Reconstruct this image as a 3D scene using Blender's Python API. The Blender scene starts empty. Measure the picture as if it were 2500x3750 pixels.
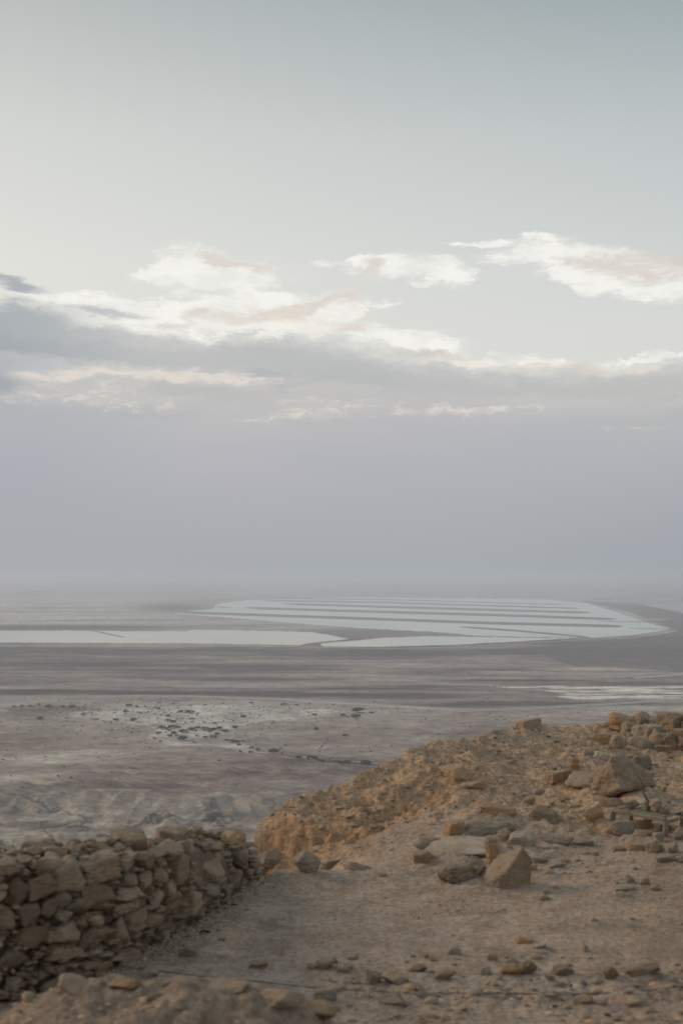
import bpy, bmesh, math, random
import numpy as np
from mathutils import Vector, Matrix, Euler

random.seed(7)
RNG = np.random.default_rng(11)
scene = bpy.context.scene
COL = scene.collection
F = 5208.0            # focal length in photograph pixels (50 mm on a 36 mm tall sensor)
CAM_Z = 3.5
PITCH = math.radians(2.364)

# ------------------------------------------------------------------ camera
cam_d = bpy.data.cameras.new('camera')
cam = bpy.data.objects.new('camera', cam_d)
COL.objects.link(cam)
cam_d.sensor_fit = 'VERTICAL'
cam_d.sensor_height = 36.0
cam_d.lens = 50.0
cam_d.clip_start = 0.1
cam_d.clip_end = 300000.0
cam_d.dof.use_dof = True
cam_d.dof.focus_distance = 60.0
cam_d.dof.aperture_fstop = 2.0
cam.location = (0, 0, CAM_Z)
cam.rotation_euler = (math.radians(90) + PITCH, 0, 0)
scene.camera = cam
scene.view_settings.view_transform = 'Standard'
scene.view_settings.look = 'None'
scene.view_settings.exposure = 0.0
scene.view_settings.gamma = 1.0
scene.view_settings.use_curve_mapping = False
scene.cycles.volume_bounces = 4
scene.cycles.max_bounces = 6

SUN_AZ, SUN_EL = math.radians(-64), math.radians(24)


def lin(r, g, b):
    f = lambda c: (c / 255 / 12.92) if c / 255 <= 0.04045 else ((c / 255 + 0.055) / 1.055) ** 2.4
    return (f(r), f(g), f(b), 1.0)


def ray(u, v):
    """direction of the line of sight through a photograph pixel"""
    x, y, z = (u - 1250) / F, 1.0, (1875 - v) / F
    c, s = math.cos(PITCH), math.sin(PITCH)
    return np.array([x, y * c - z * s, y * s + z * c])


# ------------------------------------------------------------------ world
world = bpy.data.worlds.new('World')
scene.world = world
world.use_nodes = True
nt = world.node_tree
nt.nodes.clear()


class NB:
    """small expression builder for node trees"""
    def __init__(s, tree): s.t = tree
    def n(s, kind, **kw):
        nd = s.t.nodes.new(kind)
        for k, v in kw.items(): setattr(nd, k, v)
        return nd
    def put(s, sock, val):
        if hasattr(val, 'is_output') or isinstance(val, bpy.types.NodeSocket): s.t.links.new(val, sock)
        else: sock.default_value = val
    def m(s, op, a, b=0.0, c=0.0, clamp=False):
        nd = s.n('ShaderNodeMath', operation=op); nd.use_clamp = clamp
        s.put(nd.inputs[0], a); s.put(nd.inputs[1], b)
        if op in ('MULTIPLY_ADD', 'SMOOTH_MIN', 'COMPARE'): s.put(nd.inputs[2], c)
        return nd.outputs[0]
    def vm(s, op, a, b=(0, 0, 0)):
        nd = s.n('ShaderNodeVectorMath', operation=op)
        s.put(nd.inputs[0], a); s.put(nd.inputs[1], b)
        return nd.outputs['Value'] if op in ('DOT_PRODUCT', 'LENGTH') else nd.outputs[0]
    def step(s, x, lo, hi):
        nd = s.n('ShaderNodeMapRange', interpolation_type='SMOOTHSTEP')
        s.put(nd.inputs[0], x); nd.inputs[1].default_value = lo; nd.inputs[2].default_value = hi
        return nd.outputs[0]
    def mix(s, fac, a, b, blend='MIX'):
        nd = s.n('ShaderNodeMix', data_type='RGBA', blend_type=blend)
        s.put(nd.inputs[0], fac); s.put(nd.inputs[6], a); s.put(nd.inputs[7], b)
        return nd.outputs[2]
    def noise(s, vec, scale, detail=4.0, rough=0.55, out=0, dist=0.0):
        nd = s.n('ShaderNodeTexNoise')
        s.put(nd.inputs['Vector'], vec); nd.inputs['Scale'].default_value = scale
        nd.inputs['Detail'].default_value = detail; nd.inputs['Roughness'].default_value = rough
        nd.inputs['Distortion'].default_value = dist
        return nd.outputs[out]
    def ramp(s, x, stops, interp='LINEAR'):
        nd = s.n('ShaderNodeValToRGB'); cr = nd.color_ramp; cr.interpolation = interp
        while len(cr.elements) < len(stops): cr.elements.new(0.5)
        for e, (p, c) in zip(cr.elements, stops): e.position = p; e.color = c
        s.put(nd.inputs[0], x)
        return nd.outputs[0]


w = NB(nt)
tc = w.n('ShaderNodeTexCoord')
sep = w.n('ShaderNodeSeparateXYZ')
nt.links.new(tc.outputs['Generated'], sep.inputs[0])
az = w.m('ARCTAN2', sep.outputs[0], sep.outputs[1])
el = w.m('ARCSINE', sep.outputs[2])
cmb = w.n('ShaderNodeCombineXYZ')
nt.links.new(az, cmb.inputs[0]); nt.links.new(el, cmb.inputs[1])
V = cmb.outputs[0]


def ae(u, v):
    r = ray(u, v)
    return math.atan2(r[0], r[1]), math.atan2(r[2], math.hypot(r[0], r[1]))


# stretched domain for wispy noise
sv = w.vm('MULTIPLY', V, (1.0, 2.4, 1.0))
wc = w.noise(sv, 14, 6, 0.62, out=1)
warp = w.vm('MULTIPLY', w.vm('SUBTRACT', wc, (0.5, 0.5, 0.5)), (0.05, 0.020, 0.0))
wc2 = w.noise(sv, 75, 5, 0.65, out=1)
warp2 = w.vm('MULTIPLY', w.vm('SUBTRACT', wc2, (0.5, 0.5, 0.5)), (0.020, 0.010, 0.0))
P = w.vm('ADD', w.vm('ADD', V, warp), warp2)
sv2 = w.vm('ADD', sv, w.vm('ADD', warp, warp2))
fine = w.m('MULTIPLY_ADD', w.m('SUBTRACT', w.noise(sv2, 46, 8, 0.68), 0.5), 1.5, w.m('MULTIPLY_ADD', w.m('SUBTRACT', w.noise(sv2, 150, 6, 0.7), 0.5), 0.6, 0.5))
mid = w.noise(w.vm('MULTIPLY', P, (1.0, 3.0, 1.0)), 11, 5, 0.55)


def blobs(lst, vec=P):
    tot = None
    for b in lst:
        u, v, a, c = b[:4]
        rot = math.radians(b[4]) if len(b) > 4 else 0.0
        wt = b[5] if len(b) > 5 else 1.0
        A, E = ae(u, v)
        mp = w.n('ShaderNodeMapping', vector_type='TEXTURE')
        w.put(mp.inputs[0], vec)
        mp.inputs['Location'].default_value = (A, E, 0)
        mp.inputs['Rotation'].default_value = (0, 0, rot)
        mp.inputs['Scale'].default_value = (a / F * 1.35, c / F * 1.35, 1)
        g = w.n('ShaderNodeTexGradient', gradient_type='SPHERICAL')
        nt.links.new(mp.outputs[0], g.inputs[0])
        tot = g.outputs['Fac'] if tot is None and wt == 1.0 else (
            w.m('MULTIPLY', g.outputs['Fac'], wt) if tot is None else w.m('MULTIPLY_ADD', g.outputs['Fac'], wt, tot))
    return tot


# clear part of the sky: pale, creamy towards the hidden sun, greyer blue away from it and higher
sk = w.n('ShaderNodeTexSky', sky_type='NISHITA')
sk.sun_disc = False
sk.sun_elevation = SUN_EL
sk.sun_rotation = SUN_AZ
sk.air_density = 1.0; sk.dust_density = 3.0
glow = w.m('DIVIDE', w.m('ADD', az, 0.26), 0.52, clamp=True)          # 0 on the sun's side
glow = w.m('MAXIMUM', glow, w.step(w.m('ABSOLUTE', az), 1.3, 2.9))
ee = w.m('DIVIDE', el, math.radians(60), clamp=True)
lowc = w.ramp(ee, [(0.0, lin(227, 225, 217)), (0.20, lin(229, 228, 221)), (0.285, lin(215, 216, 211)), (0.37, lin(188, 192, 189)), (0.7, lin(172, 181, 183))])
highc = w.ramp(ee, [(0.0, lin(224, 223, 217)), (0.16, lin(219, 220, 216)), (0.21, lin(209, 213, 211)), (0.285, lin(193, 199, 199)), (0.37, lin(158, 171, 173)), (0.7, lin(160, 172, 178))])
clear = w.mix(glow, lowc, highc)

white = blobs([
    (700, 965, 125, 75), (780, 1012, 200, 52), (850, 1030, 170, 34), (560, 1000, 75, 22, 20), (1190, 962, 50, 14),
    (1480, 985, 200, 42), (1640, 1000, 85, 48), (1400, 965, 100, 28), (1310, 960, 60, 24), (1540, 1045, 40, 12),
    (1750, 885, 120, 14, 3), (1980, 868, 110, 18, -4), (1900, 925, 150, 34, 5), (2060, 935, 150, 34, -5),
    (2150, 995, 150, 48, -8), (2330, 1010, 210, 54, -6), (2480, 1065, 150, 40), (2260, 935, 170, 34, -8),
    (2170, 1055, 60, 25, -15),
    (650, 1170, 320, 66), (900, 1125, 240, 44, 5), (1060, 1165, 220, 60, 8), (1250, 1120, 100, 52, 10),
    (400, 1105, 120, 30, -4), (190, 1098, 120, 20, -4), (1400, 1125, 50, 12), (950, 1085, 120, 18),
    (1500, 1250, 200, 36, -5), (1590, 1280, 130, 20, -8), (1950, 1320, 150, 26, -4),
    (2450, 1305, 160, 16, 5), (2280, 1330, 120, 14, 5), (2130, 955, 330, 70, -7, .55), (2420, 1040, 220, 60, -5, .6), (850, 1000, 330, 60, 0, .4), (800, 1150, 560, 90, 0, .4), (1700, 1325, 110, 16, -4), (1340, 1215, 120, 24),
])
nz = w.m('SUBTRACT', fine, 0.5)


def wisp(field, amp, lo, hi):
    env = w.step(field, 0.0, 0.22)
    return w.step(w.m('MULTIPLY_ADD', w.m('MULTIPLY', nz, env), amp, field), lo, hi)


dW = w.m('MAXIMUM', w.m('MULTIPLY', w.step(white, 0.0, 0.8), 0.55), wisp(w.m('SUBTRACT', white, 0.05), 2.0, 0.0, 0.75))
wv = w.m('MULTIPLY_ADD', w.step(w.noise(sv2, 30, 6, 0.6), 0.36, 0.6), 0.45, 0.55)
sky = w.mix(w.m('MULTIPLY', dW, wv), clear, lin(249, 247, 240))
peach = blobs([
    (780, 955, 105, 34, -14), (900, 980, 130, 16, -8), (1370, 985, 50, 40, 10), (730, 1150, 80, 24), (980, 1150, 190, 26, 9),
    (1130, 1115, 110, 28, 10), (1290, 1090, 70, 30), (2200, 960, 170, 26, -5), (2390, 1000, 200, 34, -4), (2380, 930, 150, 20, -4),
    (1260, 1205, 70, 16), (640, 1195, 90, 16), (1900, 1345, 110, 18), (2120, 1345, 130, 20), (1560, 1300, 200, 14, -6),
    (2480, 950, 90, 24),
])
dP = w.m('MAXIMUM', w.m('MULTIPLY', w.step(peach, 0.0, 0.8), 0.5), wisp(peach, 1.6, 0.0, 0.9))
sky = w.mix(w.m('MULTIPLY', dP, 0.8), sky, lin(219, 210, 200))

# the long grey bank of cloud over the horizon
fc = w.n('ShaderNodeFloatCurve')
A0, A1 = -0.6, 0.6
pts = [(-1800, 1150), (-900, 1120), (0, 1230), (300, 1245), (480, 1262), (700, 1245), (900, 1222), (1200, 1250), (1400, 1290), (1650, 1322),
       (1850, 1372), (2100, 1358), (2250, 1362), (2500, 1340), (3300, 1290)]
cv = fc.mapping.curves[0]
for i, (u, v) in enumerate(pts):
    a_, e_ = ae(u, v)
    X = min(1, max(0, (a_ - A0) / (A1 - A0))); Y = e_ / 0.4
    if i == 0: cv.points[0].location = (0, Y)
    elif i == len(pts) - 1: cv.points[1].location = (1, Y)
    else: cv.points.new(X, Y)
fc.mapping.update()
w.put(fc.inputs['Value'], w.m('DIVIDE', w.m('SUBTRACT', az, A0), A1 - A0, clamp=True))
edge = w.m('MULTIPLY', fc.outputs[0], 0.4)
sepP = w.n('ShaderNodeSeparateXYZ'); nt.links.new(P, sepP.inputs[0])
under = w.m('SUBTRACT', edge, w.m('MULTIPLY_ADD', w.m('SUBTRACT', fine, 0.5), 0.018, sepP.outputs[1]))
B = w.m('MULTIPLY_ADD', w.step(under, -0.006, 0.010), 0.75, w.m('MULTIPLY', w.step(under, -0.002, 0.045), 0.25))
rimN = w.step(mid, 0.4, 0.62)
stops = [(1.0, lin(198, 199, 198)), (0.88, lin(196, 196, 194)), (0.80, lin(202, 199, 195)), (0.70, lin(193, 192, 191)),
         (0.50, lin(184, 184, 190)), (0.30, lin(177, 178, 185)), (0.12, lin(172, 175, 181)), (0.04, lin(171, 176, 182)), (0.0, lin(172, 177, 182))]
bankc = w.ramp(w.m('DIVIDE', el, ae(1250, 1250)[1], clamp=True), stops[::-1])
bankc = w.mix(w.m('MULTIPLY', w.step(az, 0.05, 0.28), w.step(el, 0.10, 0.0)), bankc, lin(165, 170, 177))
streak = w.noise(w.vm('MULTIPLY', P, (1.0, 6.0, 1.0)), 7, 5, 0.6)
sfac = w.m('MULTIPLY', w.step(el, 0.08, 0.15), 0.75)
bankc = w.mix(w.m('MULTIPLY', w.step(streak, 0.46, 0.30), sfac), bankc, lin(166, 170, 177))
bankc = w.mix(w.m('MULTIPLY', w.step(streak, 0.54, 0.72), sfac), bankc, lin(214, 208, 203))
sideb = w.step(az, -0.08, -0.26)
bankc = w.mix(w.m('MULTIPLY', w.m('MULTIPLY', sideb, 0.35), w.step(el, 0.0, 0.07)), bankc, lin(150, 160, 174))
vast = w.noise(w.vm('MULTIPLY', V, (1.0, 3.5, 1.0)), 3.2, 4, 0.5)
bankc = w.mix(w.m('MULTIPLY', w.step(vast, 0.35, 0.65), w.m('MULTIPLY', w.step(el, 0.01, 0.08), 0.3)), bankc, lin(168, 171, 181))
sky = w.mix(B, sky, bankc)
# sunlit thin edges inside and below the bank
lows = blobs([(150, 1372, 160, 18, 3), (420, 1352, 200, 22, 2), (600, 1378, 240, 18, -3), (900, 1392, 160, 14, -3), (760, 1365, 130, 12), (350, 1450, 360, 60, 0, .5), (1100, 1170, 300, 60, 0, .5), (1300, 1500, 500, 40, 0, .35),
              (1650, 1325, 120, 12, -6), (1960, 1335, 140, 12), (2360, 1350, 170, 12, 5), (1750, 1500, 260, 12, 2, .45), (1050, 1530, 200, 14, 0, .4), (2300, 1560, 240, 16, 0, .3)])
dL = w.m('MAXIMUM', w.m('MULTIPLY', w.step(lows, 0.0, 0.9), 0.55), wisp(lows, 1.8, 0.05, 0.9))
sky = w.mix(w.m('MULTIPLY', dL, 0.62), sky, lin(241, 229, 216))
dark = blobs([(60, 1205, 330, 85, -2), (-250, 1230, 420, 120), (330, 1260, 330, 50, 2), (420, 1150, 130, 20, -3), (60, 1048, 140, 24, -12), (560, 1300, 300, 50),
              (1000, 1310, 360, 56, -3), (1500, 1390, 400, 50, -4), (2000, 1410, 300, 44), (2400, 1410, 260, 60), (-40, 1400, 110, 40), (2350, 1545, 420, 45),
              (700, 1425, 260, 22, -3)])
dD = wisp(dark, 0.6, 0.0, 0.8)
darkc = w.mix(w.step(az, -0.10, -0.28), lin(182, 183, 183), lin(153, 162, 170))
sky = w.mix(w.m('MULTIPLY', dD, w.m('MULTIPLY_ADD', w.step(az, -0.10, -0.22), 0.35, 0.5)), sky, darkc)

sky10 = w.vm('SCALE', sky); nt.nodes[-1].inputs['Scale'].default_value = 10.0
final = w.mix(0.93, sk.outputs[0], sky10)
bg = w.n('ShaderNodeBackground')
w.put(bg.inputs[0], final)
bg.inputs[1].default_value = 0.1
wo = w.n('ShaderNodeOutputWorld')
nt.links.new(bg.outputs[0], wo.inputs[0])
world.cycles.sampling_method = 'MANUAL'
world.cycles.sample_map_resolution = 512

# ------------------------------------------------------------------ sun behind thin cloud
sl = bpy.data.lights.new('sun', 'SUN')
sl.energy = 1.5
sl.angle = math.radians(18)
sl.color = (1.0, 0.77, 0.53)
sun = bpy.data.objects.new('sun', sl)
COL.objects.link(sun)
sd = Vector((math.sin(SUN_AZ) * math.cos(SUN_EL), math.cos(SUN_AZ) * math.cos(SUN_EL), math.sin(SUN_EL)))
sun.rotation_euler = (-sd).to_track_quat('-Z', 'Y').to_euler()

# ------------------------------------------------------------------ numpy noise
_perm = np.random.default_rng(3).permutation(4096).astype(np.int64)
_ang = np.random.default_rng(4).uniform(0, 2 * np.pi, 4096)
_gx, _gy = np.cos(_ang), np.sin(_ang)
_g3 = np.random.default_rng(5).normal(size=(4096, 3)); _g3 /= np.linalg.norm(_g3, axis=1)[:, None]


def n2(x, y, seed=0):
    x = np.asarray(x, float); y = np.asarray(y, float)
    xi = np.floor(x).astype(np.int64); yi = np.floor(y).astype(np.int64)
    xf, yf = x - xi, y - yi
    su = xf * xf * xf * (xf * (xf * 6 - 15) + 10); sv_ = yf * yf * yf * (yf * (yf * 6 - 15) + 10)
    def g(ix, iy, dx, dy):
        h = _perm[(_perm[(ix + seed * 131) & 4095] + iy + seed * 17) & 4095]
        return _gx[h] * dx + _gy[h] * dy
    a = g(xi, yi, xf, yf); b = g(xi + 1, yi, xf - 1, yf)
    c = g(xi, yi + 1, xf, yf - 1); d = g(xi + 1, yi + 1, xf - 1, yf - 1)
    return 1.5 * ((a + (b - a) * su) * (1 - sv_) + (c + (d - c) * su) * sv_)


def fbm(x, y, octv=4, seed=0, gain=0.5, lac=2.03):
    t = 0; a = 1.0; s = 0.0
    for i in range(octv):
        t = t + a * n2(x, y, seed + i); s += a; a *= gain; x = x * lac + 5.3; y = y * lac + 1.7
    return t / s


def n3(p, seed=0):
    pi = np.floor(p).astype(np.int64); f = p - pi
    s = f * f * f * (f * (f * 6 - 15) + 10)
    tot = 0
    for i in (0, 1):
        for j in (0, 1):
            for k in (0, 1):
                h = _perm[(_perm[(_perm[(pi[:, 0] + i + seed * 31) & 4095] + pi[:, 1] + j) & 4095] + pi[:, 2] + k) & 4095]
                d = f - np.array([i, j, k])
                wgt = (s[:, 0] if i else 1 - s[:, 0]) * (s[:, 1] if j else 1 - s[:, 1]) * (s[:, 2] if k else 1 - s[:, 2])
                tot = tot + wgt * (_g3[h] * d).sum(1)
    return 1.5 * tot


def sst(x, a, b):
    t = np.clip((x - a) / (b - a), 0, 1)
    return t * t * (3 - 2 * t)


def interp(x, pts_):
    return np.interp(x, [p[0] for p in pts_], [p[1] for p in pts_])


# ------------------------------------------------------------------ helpers for objects
def link(name, me, parent=None, mat=None, kind=None):
    o = bpy.data.objects.new(name, me)
    COL.objects.link(o)
    if parent is not None: o.parent = parent
    if mat is not None:
        if me.materials: pass
        else: me.materials.append(mat)
        o.material_slots[0].link = 'OBJECT'; o.material_slots[0].material = mat
    if kind: o['kind'] = kind
    return o


def tag(o, label, cat, group=None):
    o['label'] = label; o['category'] = cat
    if group: o['group'] = group
    return o


def grid_mesh(name, X, Y, Z, colr=None, extra=None):
    R, C = X.shape
    me = bpy.data.meshes.new(name)
    co = np.stack([X, Y, Z], -1).reshape(-1, 3).astype(np.float32)
    i = np.arange(R - 1)[:, None] * C + np.arange(C - 1)[None, :]
    q = np.stack([i, i + 1, i + 1 + C, i + C], -1).reshape(-1, 4).astype(np.int32)
    me.vertices.add(len(co)); me.vertices.foreach_set('co', co.ravel())
    me.loops.add(q.size); me.loops.foreach_set('vertex_index', q.ravel())
    me.polygons.add(len(q))
    me.polygons.foreach_set('loop_start', np.arange(0, q.size, 4, dtype=np.int32))
    me.polygons.foreach_set('use_smooth', np.ones(len(q), bool))
    me.update(calc_edges=True)
    if colr is not None:
        at = me.color_attributes.new('soil', 'FLOAT_COLOR', 'POINT')
        c4 = np.ones((len(co), 4), np.float32); c4[:, :3] = colr.reshape(-1, 3)
        at.data.foreach_set('color', c4.ravel())
    for k, a in (extra or {}).items():
        at = me.attributes.new(k, 'FLOAT', 'POINT'); at.data.foreach_set('value', a.ravel().astype(np.float32))
    return me


def py_mesh(name, verts, faces, smooth=False):
    me = bpy.data.meshes.new(name)
    me.from_pydata([tuple(map(float, v)) for v in verts], [], faces)
    if smooth: me.polygons.foreach_set('use_smooth', [True] * len(me.polygons))
    me.update()
    return me


def new_mat(name):
    m = bpy.data.materials.new(name); m.use_nodes = True
    b = NB(m.node_tree)
    bs = m.node_tree.nodes['Principled BSDF']
    bs.inputs['Roughness'].default_value = 0.95
    bs.inputs['Specular IOR Level'].default_value = 0.15
    return m, b, bs


def bump(b, bs, h, strength, dist):
    nd = b.n('ShaderNodeBump'); nd.inputs['Strength'].default_value = strength; nd.inputs['Distance'].default_value = dist
    b.put(nd.inputs['Height'], h); b.t.links.new(nd.outputs[0], bs.inputs['Normal'])


# ------------------------------------------------------------------ materials
def mat_plain():
    m, b, bs = new_mat('desert_plain')
    at = b.n('ShaderNodeVertexColor'); at.layer_name = 'soil'
    pos = b.n('ShaderNodeNewGeometry').outputs['Position']
    n_ = b.noise(pos, 0.02, 9, 0.78)
    col = b.mix(0.8, at.outputs[0], b.mix(b.step(n_, 0.3, 0.7), (0.62, 0.61, 0.60, 1), (1.35, 1.33, 1.31, 1)), 'MULTIPLY')
    b.put(bs.inputs['Base Color'], col)
    return m


def mat_flat(name, c, c2=None, scale=0.05, rough=0.95, spec=0.15):
    m, b, bs = new_mat(name)
    pos = b.n('ShaderNodeNewGeometry').outputs['Position']
    b.put(bs.inputs['Base Color'], b.mix(b.step(b.noise(pos, scale, 5), 0.35, 0.65), (*c, 1), (*(c2 or [k * 0.8 for k in c]), 1)))
    bs.inputs['Roughness'].default_value = rough; bs.inputs['Specular IOR Level'].default_value = spec
    return m


def mat_water(name, c):
    m, b, bs = new_mat(name)
    pos = b.n('ShaderNodeNewGeometry').outputs['Position']
    n_ = b.noise(b.vm('MULTIPLY', pos, (1, 0.45, 1)), 0.0007, 6, .65)
    b.put(bs.inputs['Base Color'], b.mix(b.step(n_, 0.35, 0.65), (*c, 1), (c[0] * .80, c[1] * .86, c[2] * .88, 1)))
    bs.inputs['Roughness'].default_value = 0.35
    bs.inputs['Specular IOR Level'].default_value = 0.5
    bs.inputs['IOR'].default_value = 1.33
    bump(b, bs, b.noise(pos, 0.4, 4), 0.6, 1.0)
    return m


def mat_near():
    m, b, bs = new_mat('dusty_soil')
    at = b.n('ShaderNodeVertexColor'); at.layer_name = 'soil'
    pos = b.n('ShaderNodeNewGeometry').outputs['Position']
    n1 = b.noise(pos, 2.2, 6, 0.6); n2_ = b.noise(pos, 17, 6, 0.7); n3_ = b.noise(pos, 60, 3, 0.6)
    col = b.mix(1.0, at.outputs[0], b.mix(b.step(n1, 0.3, 0.7), (0.84, 0.83, 0.82, 1), (1.14, 1.13, 1.12, 1)), 'MULTIPLY')
    col = b.mix(0.8, col, b.mix(b.step(n2_, 0.34, 0.66), (0.66, 0.64, 0.62, 1), (1.28, 1.28, 1.28, 1)), 'MULTIPLY')
    vo = b.n('ShaderNodeTexVoronoi'); vo.inputs['Scale'].default_value = 26
    b.put(vo.inputs['Vector'], b.vm('ADD', pos, b.vm('MULTIPLY', b.noise(pos, 9, 2, out=1), (.06, .06, .06))))
    sp = b.n('ShaderNodeSeparateColor'); b.t.links.new(vo.outputs['Color'], sp.inputs[0])
    peb = b.m('MULTIPLY', b.step(vo.outputs['Distance'], 0.36, 0.2), b.step(sp.outputs[0], 0.72, 0.8))
    col = b.mix(b.m('MULTIPLY', peb, 0.55), col, (0.46, 0.40, 0.33, 1))
    b.put(bs.inputs['Base Color'], col)
    h = b.m('ADD', b.m('MULTIPLY', n2_, 1.0), b.m('MULTIPLY', n3_, 0.35))
    h = b.m('MULTIPLY_ADD', peb, 0.5, h)
    bump(b, bs, h, 1.0, 0.035)
    return m


def mat_stone(name, c1, c2, c3):
    m, b, bs = new_mat(name)
    g = b.n('ShaderNodeNewGeometry'); pos = g.outputs['Position']
    oi = b.n('ShaderNodeObjectInfo')
    n1 = b.noise(pos, 3.5, 6, 0.6, dist=0.4); n2_ = b.noise(pos, 16, 6, 0.68); n3_ = b.noise(pos, 55, 4, 0.6)
    col = b.mix(b.step(n1, 0.36, 0.62), (*c1, 1), (*c2, 1))
    col = b.mix(b.m('MULTIPLY', b.step(n2_, 0.5, 0.72), 0.6), col, (*c3, 1))
    rnd = b.mix(oi.outputs['Random'], (0.78, 0.76, 0.74, 1), (1.2, 1.17, 1.13, 1))
    col = b.mix(1.0, col, rnd, 'MULTIPLY')
    sp = b.n('ShaderNodeSeparateXYZ'); b.t.links.new(g.outputs['Normal'], sp.inputs[0])
    dust = b.m('MULTIPLY', b.step(sp.outputs[2], 0.35, 0.95), b.m('MULTIPLY', b.step(n1, 0.3, 0.6), 0.45))
    col = b.mix(dust, col, (0.36, 0.295, 0.23, 1))
    b.put(bs.inputs['Base Color'], col)
    lay = b.noise(b.vm('MULTIPLY', pos, (1.5, 1.5, 14)), 2.0, 5, .6)
    bump(b, bs, b.m('MULTIPLY_ADD', n3_, 0.3, b.m('ADD', b.m('MULTIPLY', lay, .9), b.m('ADD', n2_, b.m('MULTIPLY', n1, 0.8)))), 1.0, 0.055)
    return m


M_PLAIN = mat_plain()
M_NEAR = mat_near()
TAN = mat_stone('limestone_tan', (0.38, 0.28, 0.20), (0.45, 0.35, 0.26), (0.28, 0.205, 0.145))
ORA = mat_stone('limestone_ochre', (0.50, 0.31, 0.175), (0.46, 0.33, 0.22), (0.36, 0.23, 0.135))
GRY = mat_stone('limestone_grey', (0.31, 0.255, 0.205), (0.38, 0.32, 0.26), (0.22, 0.185, 0.15))
PAL = mat_stone('limestone_pale', (0.54, 0.46, 0.37), (0.46, 0.385, 0.305), (0.38, 0.31, 0.24))
BRN = mat_stone('limestone_brown', (0.28, 0.205, 0.145), (0.33, 0.25, 0.18), (0.19, 0.14, 0.10))
MATS = dict(t=TAN, o=ORA, g=GRY, p=PAL, b=BRN)

# ------------------------------------------------------------------ the plain below
PZ = -450.0


def pl(u, v, z=PZ):
    """point of the plain seen at a photograph pixel"""
    r = ray(u, v); k = (z - CAM_Z) / r[2]
    return r[0] * k, r[1] * k


def inpoly(U, Vv, poly):
    ins = np.zeros(U.shape, bool)
    n = len(poly)
    for i in range(n):
        x0, y0 = poly[i]; x1, y1 = poly[(i + 1) % n]
        if y0 == y1: continue
        c = ((y0 > Vv) != (y1 > Vv)) & (U < (x1 - x0) * (Vv - y0) / (y1 - y0) + x0)
        ins ^= c
    return ins


def polyline_dist(U, Vv, line, sy=1.0):
    best = np.full(U.shape, 1e9)
    for (x0, y0), (x1, y1) in zip(line[:-1], line[1:]):
        dx, dy = x1 - x0, (y1 - y0) * sy
        t = np.clip(((U - x0) * dx + (Vv - y0) * sy * dy) / (dx * dx + dy * dy), 0, 1)
        best = np.minimum(best, np.hypot(U - x0 - t * dx, (Vv - y0) * sy - t * dy))
    return best


def ellipse(U, Vv, u, v, a, c):
    return np.exp(-((U - u) / a) ** 2 - ((Vv - v) / c) ** 2)


def esc_line(x):
    """distance at which the upper terrace breaks into badlands"""
    return 2900 + 330 * fbm(x / 420, x * 0 + 3.1, 4, 40) + 0.12 * x


def plain_height(X, Y):
    wx = X + 12 * fbm(X / 60, Y / 60, 3, 60); wy = Y + 14 * fbm(X / 60 + 9, Y / 60, 3, 66)
    L = esc_line(X)
    gully = np.abs(n2(wx / 62, wy / 210, 44)) * 1.7 + 0.6 * np.abs(n2(wx / 27, wy / 100, 45))
    s = (Y - L) + (30 + 70 * sst(fbm(X / 260, X * 0 + 7, 3, 47), -.3, .4)) * (1 - gully) - 60 + 90 * fbm(wx / 150, wy / 190, 3, 49)
    terr = sst(s, -170, 60)
    floor = -19 + 7 * fbm(X / 190, Y / 190, 3, 50) - 7 * np.abs(fbm(wx / 85, wy / 85, 4, 52)) * 1.4
    mound = np.clip(fbm(X / 300 + 4, Y / 260, 3, 55) - 0.08, 0, 1) * 60
    dq = X * .8 + Y * .6; eq = -X * .6 + Y * .8
    rill = 1 - np.clip(np.abs(fbm(dq / 75, eq / 420, 4, 158, .55)) * 4.5, 0, 1)
    top = 7.0 * fbm(X / 260, Y / 260, 5, 57) - 5.5 * rill * np.clip(.6 + fbm(X / 500, Y / 500, 2, 157), 0, 1)
    z = (floor + mound * (1 - np.abs(n2(wx / 40, wy / 60, 48)) * 0.9)) * (1 - terr) + top * terr
    far = sst(Y, 4200, 5200)
    z = z - 2.2 * (1 - far) * (1 - terr) * np.abs(fbm(wx / 24, wy / 46, 3, 149, .6))
    z = z * (1 - far) + 2.5 * fbm(X / 400, Y / 400, 3, 59) * far * (1 - sst(Y, 8000, 8600))
    return z, terr, gully, far


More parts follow.
